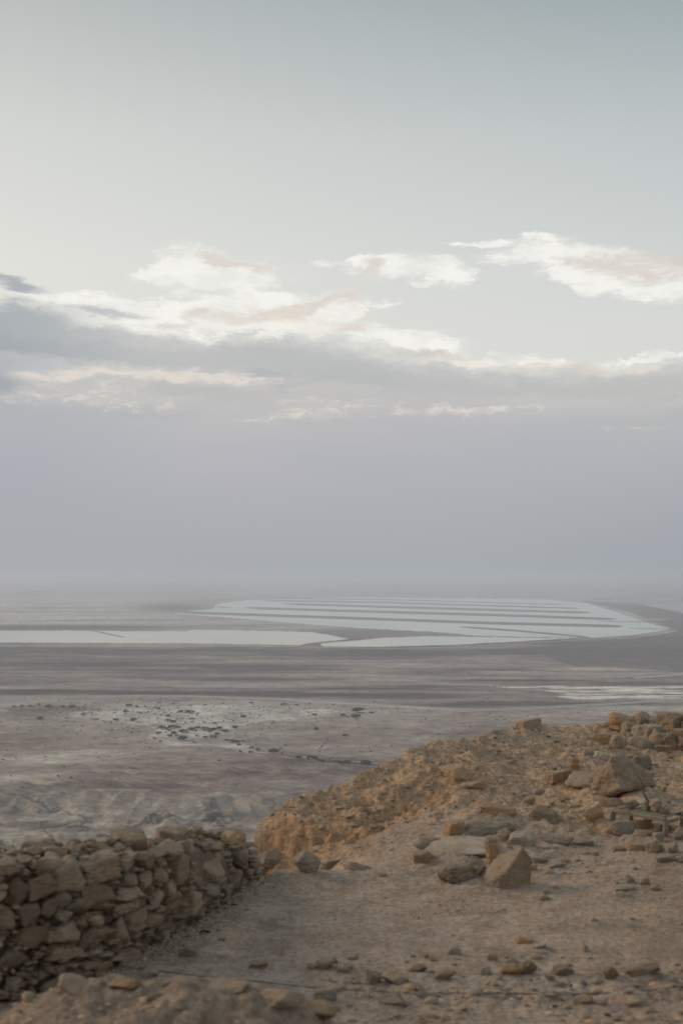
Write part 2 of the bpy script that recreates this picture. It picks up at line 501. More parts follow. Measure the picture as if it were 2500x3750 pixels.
def build_plain():
    # azimuth columns: fine where the valley opens, coarse behind
    a_f = np.radians(np.linspace(-15.5, 15.5, 720))
    a_c = np.radians(np.linspace(15.5, 344.5, 60))[1:-1]
    azs = np.concatenate([a_f, a_c, [a_f[0] + 2 * np.pi]])
    vs = np.concatenate([np.linspace(3500, 3125, 16), np.linspace(3120, 2560, 340), np.linspace(2558, 2140, 230), [2134, 2131, 2128]])
    D = (450 + CAM_Z) / np.tan((vs - 2090) / F)
    A, Dg = np.meshgrid(azs, D)
    X = Dg * np.sin(A); Y = Dg * np.cos(A)
    z, terr, gully, far = plain_height(X, Y)
    front = (np.cos(A) > 0.85)
    # map position in photograph pixels, only used to know where each patch of soil lies
    Ys = np.where(Y > 1, Y, 1e9)
    U = 1250 + X / Ys * F; Vv = 2090 + 453.5 / Ys * F
    U = np.where(front, U, 1250 + np.degrees(A) * 90); Vv = np.where(front, Vv, 2090 + 453.5 / Dg * F)
    mauve = np.array([0.200, 0.140, 0.130]); dark = np.array([0.068, 0.052, 0.060]); tan = np.array([0.34, 0.30, 0.265])
    pale = np.array([0.43, 0.40, 0.335]); red = np.array([0.24, 0.15, 0.118]); slate = np.array([0.15, 0.135, 0.150])
    mixc = lambda c, d, f: c * (1 - f[..., None]) + d * f[..., None]
    C = np.broadcast_to(mauve, X.shape + (3,)).copy()
    st = fbm(X / 900, Y / 520, 5, 70, 0.55); st2 = fbm(X / 2600, Y / 900, 4, 75, 0.6); fi = fbm(X / 130, Y / 130, 4, 78)
    # lightness by belt
    belt = interp(Vv, [(2130, .55), (2230, .6), (2300, .45), (2345, .25), (2368, .08), (2390, .15), (2420, .36), (2450, .28), (2478, .36), (2500, .6),
                       (2522, .35), (2540, .15), (2550, .62), (2575, .8), (2620, .68), (2660, .5), (2720, .42), (2780, .34), (2830, .22), (2900, .2)])
    stk = fbm(X / 700, Y / 130, 5, 170, 0.6) * sst(-Vv, -2700, -2560) + fbm(X / 260, Y / 60, 4, 175, .6) * .4
    k = np.clip(belt + st * 0.85 + st2 * 0.8 * (Vv < 2600) + stk * .75, 0, 1)
    C = mixc(C, tan, k); C = mixc(C, slate, np.clip(0.45 - k, 0, .45) * 2 * sst(-Vv, -2620, -2430)); C = mixc(C, dark, sst(-k, -0.2, 0.1) * 0.6)
    C = mixc(C, red, np.clip(sst(fbm(X / 500, Y / 700, 3, 81), 0.05, 0.4), 0, 1) * 0.3 * sst(Vv, 2600, 2700))
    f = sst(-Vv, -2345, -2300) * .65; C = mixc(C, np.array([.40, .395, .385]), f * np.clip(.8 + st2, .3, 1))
    # far salt flats left of the ponds, dark shore strips
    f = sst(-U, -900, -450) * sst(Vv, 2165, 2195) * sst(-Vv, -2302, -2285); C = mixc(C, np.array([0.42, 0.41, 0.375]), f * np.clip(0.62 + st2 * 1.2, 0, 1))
    f = ellipse(U, Vv, 150, 2297, 500, 9); C = mixc(C, slate * 0.8, np.clip(f * 1.4, 0, 1))
    f = ellipse(U, Vv, 640, 2225, 140, 16); C = mixc(C, slate, np.clip(f * 1.1, 0, 1))
    f = ellipse(U, Vv, 1250, 2318, 420, 14); C = mixc(C, slate * 0.95, np.clip(f, 0, 1) * 0.7)
    f = inpoly(U, Vv, [(2120, 2200), (2500, 2225), (3200, 2300), (3200, 2480), (2100, 2440), (1900, 2372), (2300, 2345), (2480, 2310), (2300, 2240)]).astype(float)
    C = mixc(C, slate * 0.85, f * 0.8)
    f = ellipse(U, Vv, 2400, 2268, 60, 5); C = mixc(C, pale, f * 0.6)
    # white salt crust, streaky
    sx = fbm(X / 420 + 30, Y / 120, 5, 84, 0.6)
    salt = inpoly(U, Vv, [(1790, 2510), (1950, 2512), (2130, 2500), (2400, 2510), (2800, 2505), (2800, 2560), (2400, 2562), (2150, 2564), (2010, 2545), (2080, 2540), (1960, 2525)]).astype(float)
    C = mixc(C, np.array([0.60, 0.57, 0.51]), salt * sst(sx, -0.22, 0.12) * 0.85)
    for (u_, v_, a_, c_, k_) in [(2150, 2447, 160, 7, .7), (1850, 2460, 160, 6, .5), (1600, 2478, 200, 7, .35), (2350, 2465, 60, 4, .5), (900, 2508, 260, 10, .45), (250, 2470, 320, 16, .35),
                                 (900, 2470, 300, 8, .3), (1700, 2412, 260, 8, .2), (800, 2405, 500, 8, .2), (1450, 2566, 300, 8, .35), (1250, 2470, 250, 9, .25)]:
        C = mixc(C, pale, np.clip(ellipse(U, Vv, u_, v_, a_, c_) * 1.3 * (0.75 + sx), 0, 1) * k_)
    for (u_, v_, a_, c_, k_) in [(0, 2530, 500, 7, .7), (600, 2536, 400, 6, .5), (2000, 2572, 420, 10, .6), (1450, 2545, 260, 9, .55), (1000, 2487, 260, 4, .4), (300, 2432, 500, 5, .4),
                                 (900, 2480, 350, 8, .3), (1180, 2540, 140, 5, .6), (1650, 2582, 120, 6, .5), (2300, 2500, 300, 8, .5), (0, 2500, 300, 10, .4), (1300, 2520, 220, 4, .6), (1900, 2490, 260, 3, .7), (500, 2452, 260, 3, .5)]:
        C = mixc(C, dark, np.clip(ellipse(U, Vv, u_, v_, a_, c_) * 2.2 * (0.75 + 1.4 * sx), 0, 1) * min(1, k_ * 1.3))
    # scrub belt on the left, its reddish soil
    f = inpoly(U, Vv, [(20, 2590), (90, 2580), (370, 2583), (375, 2595), (240, 2606), (60, 2606)]).astype(float); C = mixc(C, np.array([.12, .105, .09]), f * np.clip(.55 + fi * 1.6, 0, 1))
    f = ellipse(U, Vv, 190, 2606, 90, 7); C = mixc(C, np.array([.30, .17, .12]), f * .8)
    f = ellipse(U, Vv, 120, 2615, 110, 14); C = mixc(C, np.array([.15, .11, .10]), f * .75 * np.clip(.7 + fi, 0, 1))
    f = inpoly(U, Vv, [(400, 2587), (470, 2587), (475, 2612), (420, 2608)]).astype(float); C = mixc(C, np.array([.14, .12, .11]), f * .6)
    # pale gravel fan of the wadi and its channel
    fan = inpoly(U + 25 * fi, Vv + 5 * fi, [(250, 2612), (420, 2590), (800, 2576), (1250, 2598), (1150, 2625), (960, 2640), (870, 2655), (850, 2700), (960, 2742), (1010, 2756), (900, 2748), (780, 2728), (640, 2725), (530, 2702), (590, 2668), (480, 2640), (330, 2628)]).astype(float)
    C = mixc(C, np.array([.40, .385, .355]), fan * np.clip(0.62 + 0.9 * fi + 0.6 * st, 0, 1) * 0.9)
    ch = polyline_dist(U, Vv, [(860, 2705), (960, 2742), (1030, 2756), (1100, 2768), (1200, 2782), (1350, 2795), (1480, 2812)], 3.0)
    C = mixc(C, np.array([.085, .06, .05]), sst(-ch, -11, -3) * sst(U, 1030, 1060) * .9)
    C = mixc(C, np.array([.40, .37, .33]), sst(-np.abs(ch - 14), -7, -1) * .35 * sst(U, 860, 950))
    f = ellipse(U, Vv, 700, 2575, 420, 8); C = mixc(C, np.array([.36, .34, .30]), f * .5)
    # faint tracks
    for ln in ([(240, 2600), (340, 2625), (480, 2628), (700, 2625), (900, 2622)], [(0, 2890), (400, 2858), (900, 2850), (1250, 2843), (1500, 2800)],
               [(1250, 2590), (1500, 2600), (1800, 2605)], [(1000, 2475), (1200, 2482), (1500, 2476), (2000, 2484), (2310, 2486)], [(0, 2570), (400, 2560), (900, 2567), (1300, 2578)]):
        C = mixc(C, np.array([.34, .30, .26]), sst(-polyline_dist(U, Vv, ln, 4.0), -5, -1) * .4)
    # badlands: marl faces where the slope is steep, red brown cap on the tops
    gx = np.gradient(z, axis=1) / np.maximum(np.gradient(X, axis=1), 0.5); gy = np.gradient(z, axis=0) / np.maximum(np.abs(np.gradient(Y, axis=0)), .5)
    slope = np.hypot(gx, gy)
    bad = 1 - sst(Y, esc_line(X) + 60, esc_line(X) + 190)
    marl = np.clip(sst(slope, 0.16, 0.30) * 0.8 + sst(fbm(X / 150, Y / 210, 6, 90, .6), 0.03, 0.12) * 0.8 * (1 - terr), 0, 1)
    C = mixc(C, np.array([.20, .158, .14]), bad * .8)
    C = mixc(C, np.array([.29, .24, .195]), np.clip(.35 + st * 1.2 + fi * .6, 0, 1) * (1 - terr) * bad)
    C = mixc(C, np.array([.33, .30, .245]), marl * bad * (1 - far) * sst(fbm(X / 170, Y / 330, 5, 191, .6), 0, .15) * .45)
    wash = sst(-np.abs(fbm(X / 230, Y / 330, 5, 92, .6)), -.035, -.008); C = mixc(C, np.array([.10, .085, .075]), wash * (1 - terr) * bad * .8)
    C = mixc(C, np.array([.42, .41, .37]), sst(fbm(X / 210, Y / 260, 6, 97, .6), .2, .28) * (1 - terr) * .25)
    for (u_, v_, a_, c_, k_) in [(200, 2770, 170, 16, .75), (330, 2745, 110, 8, .6), (60, 2845, 160, 14, .6), (1010, 2815, 30, 5, .6), (1420, 2760, 90, 10, .3), (1300, 2600, 200, 6, .3),
                                 (1480, 2655, 80, 5, .3), (60, 2830, 50, 6, .5)]:
        C = mixc(C, np.array([.40, .37, .31]), np.clip(ellipse(U, Vv, u_, v_, a_, c_) * 1.4 * (0.8 + 1.6 * fi), 0, 1) * k_)
    fj = fbm(X / 38, Y / 38, 3, 205, .6)
    C = C * (1 + 0.30 * fi[..., None] + .22 * fj[..., None])
    rl = 1 - np.clip(np.abs(fbm((X * .8 + Y * .6) / 75, (-X * .6 + Y * .8) / 420, 4, 158, .55)) * 7, 0, 1)
    C = mixc(C, np.array([.33, .29, .24]), rl * terr * (1 - far) * .35)
    C = mixc(C, np.array([.09, .075, .07]), sst(fbm(X / 22, Y / 60, 3, 222, .7), .25, .5) * .35)
    Lm = C.mean(-1, keepdims=True); C = C * np.clip(Lm / .185, .3, 2.2) ** .45
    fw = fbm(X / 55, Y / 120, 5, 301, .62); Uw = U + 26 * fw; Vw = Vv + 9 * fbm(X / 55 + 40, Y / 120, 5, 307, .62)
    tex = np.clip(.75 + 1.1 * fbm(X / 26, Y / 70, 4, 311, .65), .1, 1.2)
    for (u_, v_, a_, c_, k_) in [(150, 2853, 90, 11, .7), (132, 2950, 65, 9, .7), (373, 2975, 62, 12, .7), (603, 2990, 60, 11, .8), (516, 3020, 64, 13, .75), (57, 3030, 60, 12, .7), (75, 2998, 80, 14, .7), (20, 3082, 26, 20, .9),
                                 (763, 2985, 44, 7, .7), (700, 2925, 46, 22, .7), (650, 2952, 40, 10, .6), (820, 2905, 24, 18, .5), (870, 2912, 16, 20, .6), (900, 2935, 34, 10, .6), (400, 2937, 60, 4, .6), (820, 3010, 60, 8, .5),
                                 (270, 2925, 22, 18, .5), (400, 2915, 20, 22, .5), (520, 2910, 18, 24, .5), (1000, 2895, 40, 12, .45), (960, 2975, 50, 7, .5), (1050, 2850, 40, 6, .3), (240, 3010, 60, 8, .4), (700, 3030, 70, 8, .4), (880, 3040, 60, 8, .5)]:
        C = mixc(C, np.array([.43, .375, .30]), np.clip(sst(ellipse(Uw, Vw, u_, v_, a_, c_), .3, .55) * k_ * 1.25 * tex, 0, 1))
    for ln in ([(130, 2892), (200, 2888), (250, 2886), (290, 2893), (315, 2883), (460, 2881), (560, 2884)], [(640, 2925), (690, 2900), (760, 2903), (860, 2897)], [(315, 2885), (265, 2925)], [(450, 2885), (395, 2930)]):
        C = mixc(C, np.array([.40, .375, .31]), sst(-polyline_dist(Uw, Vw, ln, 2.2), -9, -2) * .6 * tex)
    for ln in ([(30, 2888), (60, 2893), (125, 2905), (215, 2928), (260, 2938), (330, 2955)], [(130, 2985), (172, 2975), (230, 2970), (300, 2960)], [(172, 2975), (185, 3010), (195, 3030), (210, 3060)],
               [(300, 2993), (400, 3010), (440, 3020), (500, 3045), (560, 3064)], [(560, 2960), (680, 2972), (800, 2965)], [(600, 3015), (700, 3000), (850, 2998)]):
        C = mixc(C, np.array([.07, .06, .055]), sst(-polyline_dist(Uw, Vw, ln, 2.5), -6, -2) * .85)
    C = np.clip(C, 0.03, 0.75)
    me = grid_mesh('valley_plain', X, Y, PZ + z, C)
    return link('valley_plain', me, None, M_PLAIN, 'structure')


build_plain()


def slab(name, poly, mat, z0, h, kind='structure', jag=0.0, sub=24, seed=0):
    """a flat or raised patch of land or water with an uneven outline, given in plain coordinates"""
    pts_ = []
    rs = np.random.default_rng(seed + 5)
    for (u0, v0), (u1, v1) in zip(poly, poly[1:] + poly[:1]):
        nseg = max(1, int(abs(u1 - u0) / sub))
        for i in range(nseg):
            t = i / nseg
            u = u0 + (u1 - u0) * t; v = v0 + (v1 - v0) * t + (rs.normal() * jag if jag else 0)
            pts_.append(pl(u, v, PZ))
    n = len(pts_)
    bm = bmesh.new()
    top = [bm.verts.new((x, y, z0 + h)) for x, y in pts_]
    bm.faces.new(top)
    bot = [bm.verts.new((x, y, z0 - 3)) for x, y in pts_]
    for i in range(n):
        bm.faces.new((top[i], top[(i + 1) % n], bot[(i + 1) % n], bot[i]))
    bmesh.ops.recalc_face_normals(bm, faces=bm.faces)
    bmesh.ops.triangulate(bm, faces=[f for f in bm.faces if len(f.verts) > 4])
    me = bpy.data.meshes.new(name); bm.to_mesh(me); bm.free()
    o = link(name, me, None, mat)
    o['kind'] = kind
    return o


W1 = mat_water('brine_cream', (0.80, 0.79, 0.72))
W2 = mat_water('brine_turquoise', (0.76, 0.80, 0.77))
DK = mat_flat('dike_earth', (0.24, 0.225, 0.225), (0.19, 0.18, 0.18), 0.01)
WZ = PZ + 2.0
slab('pond_water', [(-900, 2300), (0, 2311), (270, 2310), (450, 2313), (680, 2312), (700, 2307), (860, 2309), (1000, 2312), (1150, 2316), (1222, 2329), (1278, 2341),
     (1151, 2352), (1097, 2363), (900, 2360), (600, 2356), (0, 2354), (-900, 2356)], W1, WZ, 0, jag=.6, seed=1, sub=12)
slab('pond_water', [(1171, 2359), (1309, 2346), (1400, 2337), (1560, 2331), (1737, 2333), (1900, 2336), (2087, 2338), (1891, 2350), (1674, 2362), (1400, 2369), (1187, 2368)], W1, WZ, 0, jag=.5, seed=2, sub=12)
slab('pond_water', [(640, 2246), (702, 2238), (784, 2229), (789, 2213), (900, 2199), (1300, 2186), (2000, 2196), (2151, 2210), (2242, 2238), (2368, 2280), (2452, 2306), (2312, 2327),
     (2165, 2336), (2101, 2336), (1737, 2329), (1645, 2318), (1400, 2305), (1131, 2287), (957, 2272)], W2, WZ, 0, jag=.6, seed=3, sub=12)
slab('pond_water', [(2340, 2213), (2500, 2206), (3000, 2220), (3000, 2300), (2500, 2245)], mat_water('brine_dull', (0.36, 0.38, 0.37)), WZ, 0, jag=.3, seed=4)


def dike(line, thick, h=3.0, seed=0, wob=.4):
    rs = np.random.default_rng(seed + 90)
    up, dn = [], []
    for (u0, v0), (u1, v1) in zip(line[:-1], line[1:]):
        nseg = max(2, int((u1 - u0) / 22))
        for i in range(nseg + (1 if (u1, v1) == line[-1] else 0)):
            t = i / nseg
            u = u0 + (u1 - u0) * t; v = v0 + (v1 - v0) * t
            f = 1.25 * min(1.0, (u - line[0][0]) / 60 + .15, (line[-1][0] - u) / 40 + .2)
            up.append((u, v - thick / 2 * f + rs.normal() * wob * .5)); dn.append((u, v + thick / 2 * f + rs.normal() * wob * .4))
    poly = up + dn[::-1]
    pts_ = [pl(u, v, PZ) for u, v in poly]
    n = len(up)
    verts = [(x, y, WZ + h) for x, y in pts_] + [(x, y, WZ - 3) for x, y in pts_]
    N = len(pts_); faces = []
    for i in range(n - 1):
        faces.append((i, i + 1, N - 2 - i, N - 1 - i))
    for i in range(N):
        j = (i + 1) % N; faces.append((i, j, N + j, N + i))
    me = py_mesh('dike', verts, faces)
    o = link('dike', me, None, DK); o['kind'] = 'structure'
    return o


dike([(650, 2243), (1400, 2269), (1821, 2284), (2277, 2295)], 7, seed=1)
dike([(900, 2227), (1400, 2242), (1891, 2256), (2252, 2269)], 6, seed=2)
dike([(1035, 2212), (1400, 2223), (2161, 2245)], 5, seed=3)
dike([(950, 2200), (1400, 2207), (2115, 2229)], 3, seed=4)
dike([(1000, 2192), (1400, 2196), (2060, 2215)], 1.8, seed=5)
dike([(1684, 2297), (1900, 2312), (2042, 2325), (2157, 2336)], 4, seed=6)
dike([(320, 2306), (380, 2320), (460, 2336)], 2.5, seed=7)
dike([(786, 2222), (850, 2227)], 3, seed=8)
dike([(2190, 2277), (2420, 2279)], 1.2, 2, seed=9, wob=.2)
dike([(2300, 2302), (2460, 2306)], 1.5, 2, seed=10, wob=.3)


def ribbon(name, line, width, z, mat, kind='structure', height=0.0, side=8.0):
    P_ = []
    for (u0, v0), (u1, v1) in zip(line[:-1], line[1:]):
        for i in range(8):
            t = i / 8; P_.append(pl(u0 + (u1 - u0) * t, v0 + (v1 - v0) * t))
    P_.append(pl(*line[-1]))
    P_ = np.array(P_); T = np.gradient(P_, axis=0); T /= np.linalg.norm(T, axis=1)[:, None]
    Nn = np.stack([-T[:, 1], T[:, 0]], 1)
    verts, faces = [], []
    prof = [(-width / 2 - side, -3.0), (-width / 2, height), (width / 2, height), (width / 2 + side, -3.0)]
    for p, n_ in zip(P_, Nn):
        for off, dz in prof: verts.append((p[0] + n_[0] * off, p[1] + n_[1] * off, z + dz))
    for i in range(len(P_) - 1):
        for j in range(3): a = i * 4 + j; faces.append((a, a + 1, a + 5, a + 4))
    o = link(name, py_mesh(name, verts, faces), None, mat); o['kind'] = kind
    return o


ROADL = [(-300, 2590), (0, 2574), (89, 2567), (223, 2558), (357, 2552), (491, 2548.5), (700, 2550), (850, 2556), (1041, 2561), (1194, 2571), (1450, 2586), (1650, 2597), (1800, 2600), (1950, 2594), (2150, 2583), (2300, 2574), (2500, 2563), (2800, 2550)]
GRAVEL = mat_flat('road_gravel', (0.52, 0.50, 0.46), (0.45, 0.43, 0.40), 0.02)
ASPH = mat_flat('asphalt', (0.09, 0.09, 0.09), (0.12, 0.12, 0.12), 0.05)
ribbon('road_embankment', ROADL, 34, PZ, GRAVEL, height=3.0)
ribbon('road', ROADL, 10, PZ + 3.3, ASPH, height=0.0, side=0.05)
ribbon('track_embankment', [(2310, 2485), (2400, 2478), (2500, 2470), (2800, 2455)], 30, PZ, GRAVEL, height=3.0)
ribbon('shore_path', [(0, 2361), (500, 2362), (1080, 2369), (1400, 2376), (1674, 2369), (1891, 2357), (2110, 2344), (2320, 2334), (2470, 2312)], 20, PZ, GRAVEL, height=1.5)

# ------------------------------------------------------------------ plateau: near ground
GP = []                                         # control points x, y, z


def g1(u, d, z): GP.append(((u - 1250) / F * d, d, z))
def g2(u, v, d):
    r = ray(u, v); k = d / r[1]; GP.append((r[0] * k, d, CAM_Z + r[2] * k))


for u in (-600, 0, 400, 800, 1250, 1700, 2200, 2700, 3400): g1(u, 11.2, 0.0 if u < 2300 else 0.06)
for u in (-600, 0): g1(u, 13, 0.0)
for u in (700, 1000, 1250, 1500): g1(u, 14, 0)
g1(2000, 14, .05); g1(2500, 14, .12); g1(3200, 14, .2); g1(1000, 15.8, 0); g1(1250, 15.8, 0); g1(1500, 15.6, .02)
g1(1000, 16.7, 0); g1(1120, 16.8, 0); g1(1250, 16.8, -.02)
g1(1000, 17.5, -.45); g1(1130, 17.7, -.5); g1(900, 17.6, -.5); g1(600, 16.2, -.8); g1(300, 15.5, -.9); g1(0, 15.5, -.9)
for u, d in ((0, 11.4), (250, 11.8), (450, 12.5), (650, 13.7), (800, 14.8), (880, 15.7), (940, 16.3)): g1(u, d, 0.02)
# low bank right below the viewer
g1(-300, 9.3, .5); g1(60, 9.3, .58); g1(250, 9.5, .80); g1(420, 9.5, .80); g1(650, 9.5, .79); g1(900, 9.4, .80); g1(1100, 9.4, .70); g1(1280, 9.4, .42); g1(1500, 9.5, .1); g1(2000, 9.5, 0.02); g1(2700, 9.5, 0.05)
for u in (250, 500, 800, 1050): g1(u, 10.5, .03)
for u in (-300, 300, 900): g1(u, 8, .62)
g1(1500, 8, .3); g1(2300, 8, .2); g1(3200, 8, .2)
for u in (-300, 1250, 2800): g1(u, 5.5, .9)
HILL = [(940, 3052, 19.2), (965, 3008, 19.5), (1120, 2925, 20), (1300, 2862, 20.6), (1420, 2800, 21.2), (1500, 2762, 21.8), (1620, 2722, 22.6), (1800, 2684, 24), (1900, 2672, 25),
        (2000, 2664, 25.8), (2100, 2655, 26.5), (2230, 2662, 27.5), (2400, 2665, 28.5), (2700, 2665, 28.5),
        (965, 3085, 18.95), (1050, 3075, 18.75), (1150, 3062, 18.6), (1000, 3150, 18.75), (1080, 3162, 18.6),
        (1200, 3000, 19.3), (1300, 2950, 19.9), (1200, 3090, 18.5), (1300, 3125, 17.9), (1350, 3050, 18.5), (1450, 3000, 19), (1400, 2900, 20.2), (1500, 2850, 20.8),
        (1500, 3100, 17.6), (1600, 3000, 18.4), (1600, 2880, 20), (1700, 2800, 21.5), (1700, 2900, 20), (1750, 3050, 17.6), (1750, 3160, 16.4), (1900, 2750, 23.5), (1900, 2850, 21.5), (1900, 2950, 19.6),
        (2000, 3050, 17.8), (2000, 3200, 16), (2000, 3350, 14.4), (2100, 2750, 24), (2200, 2850, 21.6), (2200, 2950, 19.5), (2100, 3100, 17.4), (2350, 2790, 24), (2450, 2800, 24), (2450, 2900, 21),
        (2450, 3000, 18.5), (2400, 3150, 16), (2400, 3300, 14.5), (2800, 2800, 24), (2800, 3000, 18.5), (2300, 2730, 25.5), (2500, 2750, 25.5)]
for h in HILL: g2(*h)
GP = np.array(GP)


def rbf_fit(Pn):
    d = np.sqrt(((Pn[:, None, :2] - Pn[None, :, :2]) ** 2).sum(-1) + 0.16)
    n = len(Pn)
    A = np.zeros((n + 3, n + 3)); A[:n, :n] = d - np.eye(n) * 0.03; A[:n, n] = 1; A[:n, n + 1:] = Pn[:, :2]; A[n:, :n] = A[:n, n:].T
    return np.linalg.solve(A, np.concatenate([Pn[:, 2], [0, 0, 0]]))


_w = rbf_fit(GP)


def base_h(X, Y):
    X = np.asarray(X, float); Y = np.asarray(Y, float)
    z = _w[-3] + _w[-2] * X + _w[-1] * Y
    for (px, py, _), wi in zip(GP, _w[:-3]):
        z = z + wi * np.sqrt((X - px) ** 2 + (Y - py) ** 2 + 0.16)
    return z


RIM = [(-1500, 12.2), (0, 13.0), (300, 13.5), (640, 15.0), (860, 17.0), (915, 17.3), (935, 19.3), (965, 19.55), (1120, 20.1), (1300, 20.7), (1420, 21.3), (1500, 21.9), (1620, 22.7), (1800, 24.1),
       (1900, 25.1), (2000, 25.9), (2100, 26.6), (2230, 27.7), (2400, 29.5), (3000, 30)]


def near_h(X, Y, detail=True):
    X = np.asarray(X, float); Y = np.asarray(Y, float)
    ok = Y > 3
    Ys = np.where(ok, Y, 3.0)
    Xc = np.clip(X, -9, 12); Yc = np.clip(Ys, 4.5, 32)
    z = base_h(Xc, Yc)
    z = np.clip(z, -1.2, 1.6)
    U = 1250 + X / Ys * F
    hillm = sst(Ys, 16.9, 18.2) * sst(U, 900, 1000) * np.clip(sst(Ys + (U - 1500) / 500, 18, 19.5) + sst(-U, -1500, -1300), 0, 1)
    if detail:
        sc_ = np.clip(hillm, 0, 1)
        z = z + (0.045 + 0.12 * sc_) * fbm(X / 0.9, Y / 0.9, 4, 21, .55) + .11 * sc_ * np.abs(fbm(X / .45, Y / .3, 4, 221, .6))
        z = z + (0.012 + 0.05 * sc_) * fbm(X / 0.22, Y / 0.22, 4, 25, .6)
        # fluted scarp under the shoulder of the spur
        fl = np.exp(-((polyline_dist(X, Y, [(-.9, 18.75), (-.4, 18.65), (0.3, 18.7), (.75, 19.3), (1.3, 19.9)])) / .30) ** 2)
        wq = X + .16 * fbm(X / .3, Y / .25, 3, 331)
        z = z - fl * (0.11 * np.abs(fbm(wq / .2, Y / .35, 3, 33, .6)) * (.4 + fbm(X / .5, Y / .5, 2, 334)) * 2 + 0.16 * np.abs(n2(wq / .42, Y / .4, 35)) + .06)
        cav = np.exp(-(((X - .33) / .13) ** 2 + ((Y - 19.85) / .13) ** 2)); z = z - .45 * cav
        bk = sst(-Ys, -10.7, -10.0) * sst(-U, -1700, -1200)
        z = z + bk * (.11 * fbm(X / .55, Y / .45, 4, 141, .55) + .05 * np.abs(fbm(X / .3, Y / .3, 3, 143)))
        hp = np.exp(-(((X - 1.75) / .95) ** 2 + ((Y - 16.7) / .9) ** 2)) + np.exp(-(((X - 4.3) / 1.2) ** 2 + ((Y - 22.5) / 2.2) ** 2)) + .8 * np.exp(-(((X - 3.0) / .8) ** 2 + ((Y - 18.9) / .9) ** 2))
        z = z + np.clip(hp, 0, 1) * (.09 * fbm(X / .38, Y / .38, 4, 145, .6) + .02)
        # rubbly band near the bottom of the view
        rb = np.exp(-((Ys - 11.9) / .5) ** 2) * sst(U, 1050, 1300)
        z = z + rb * .09 * fbm(X / .35, Y / .3, 4, 37)
    R = interp(U, RIM)
    over = np.clip(Ys - R, 0, None) * ok
    z = z - np.where(over > 0, 1.9 * over ** 2 / (over + .35), 0)
    back = sst(-Y, -3, 10)
    z = z * (1 - back) + 1.0 * back
    return z, hillm, U, R


def build_near():
    a_f = np.radians(np.linspace(-16.5, 16.5, 680))
    a_c = np.radians(np.linspace(16.5, 343.5, 90))[1:-1]
    azs = np.concatenate([a_f, a_c, [a_f[0] + 2 * np.pi]])
    d = np.concatenate([np.linspace(0.05, 8.4, 26), np.geomspace(8.5, 31, 660), np.geomspace(31.5, 60, 20)])
    A, D = np.meshgrid(azs, d)
    X = D * np.sin(A); Y = D * np.cos(A)
    z, hm, U, R = near_h(X, Y)
    for (bx, by, br_) in placed:
        if by < 8.5: continue
        r0 = np.searchsorted(d, by - 3 * br_ - .1); r1 = np.searchsorted(d, by * 1.03 + 3 * br_ + .1)
        sl_ = np.s_[r0:r1]
        q_ = ((X[sl_] - bx) ** 2 + (Y[sl_] - by) ** 2) / (1.25 * br_ + .02) ** 2
        z[sl_] += np.where(Y[sl_] < R[sl_] + .1, 1, .3) * .17 * min(br_, .2) * np.exp(-q_) * (1 + .8 * fbm(X[sl_] / .12, Y[sl_] / .12, 2, 401))
    dust = np.array([.40, .315, .255]); ochre = np.array([.50, .34, .22]); brown = np.array([.27, .19, .13]); deep = np.array([.43, .25, .135]); grey = np.array([.38, .33, .285])
    mixc = lambda c, e, f: c * (1 - f[..., None]) + e * f[..., None]
    C = np.broadcast_to(dust, X.shape + (3,)).copy()
    f1 = fbm(X / 1.3, Y / 1.3, 4, 11); f2 = fbm(X / .4, Y / .4, 4, 15)
    C = mixc(C, ochre, np.clip(hm * .75 + hm * f1 * .9, 0, 1))
    C = mixc(C, grey, np.clip(sst(f1, 0, .5) * .55 * (1 - hm), 0, 1))
    C = mixc(C, ochre * .92, np.clip(sst(f2, .08, .4) * .4, 0, 1))
    C = mixc(C, brown, np.clip(sst(-f2, .05, .45) * .55, 0, 1))
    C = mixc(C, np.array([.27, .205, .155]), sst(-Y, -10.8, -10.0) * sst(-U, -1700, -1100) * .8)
    tip = sst(-U, -1500, -1150) * sst(Y, 18.1, 18.4); C = mixc(C, deep, np.clip(tip * .5 + tip * f2, 0, 1) * .7)
    sc2 = np.exp(-((polyline_dist(X, Y, [(-.9, 18.75), (0.3, 18.7), (.75, 19.3), (1.3, 19.9), (1.6, 21)])) / .35) ** 2); C = mixc(C, deep, sc2 * .7)
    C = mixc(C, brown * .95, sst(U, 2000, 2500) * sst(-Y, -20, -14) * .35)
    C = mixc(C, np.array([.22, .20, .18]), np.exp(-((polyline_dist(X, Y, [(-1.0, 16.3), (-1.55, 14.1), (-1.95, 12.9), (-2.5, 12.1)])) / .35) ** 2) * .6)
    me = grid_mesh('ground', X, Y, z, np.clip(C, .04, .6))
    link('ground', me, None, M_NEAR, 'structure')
    # the flank of the mountain, from the rim down to the plain
    dd = np.geomspace(45, 1500, 40); aa = np.radians(np.linspace(0, 360, 121))
    A, D = np.meshgrid(aa, dd)
    X = D * np.sin(A); Y = D * np.cos(A)
    prof = np.interp(D, [45, 60, 200, 500, 1000, 1500], [-70, -85, -240, -380, -455, -492])
    zc = prof + np.minimum(D * .06, 25) * fbm(X / 120, Y / 120, 4, 31)
    zc[0] = -110
    me = grid_mesh('cliff_slope', X, Y, zc, np.broadcast_to(np.array([.33, .25, .18]), X.shape + (3,)))
    link('cliff_slope', me, None, M_PLAIN, 'structure')


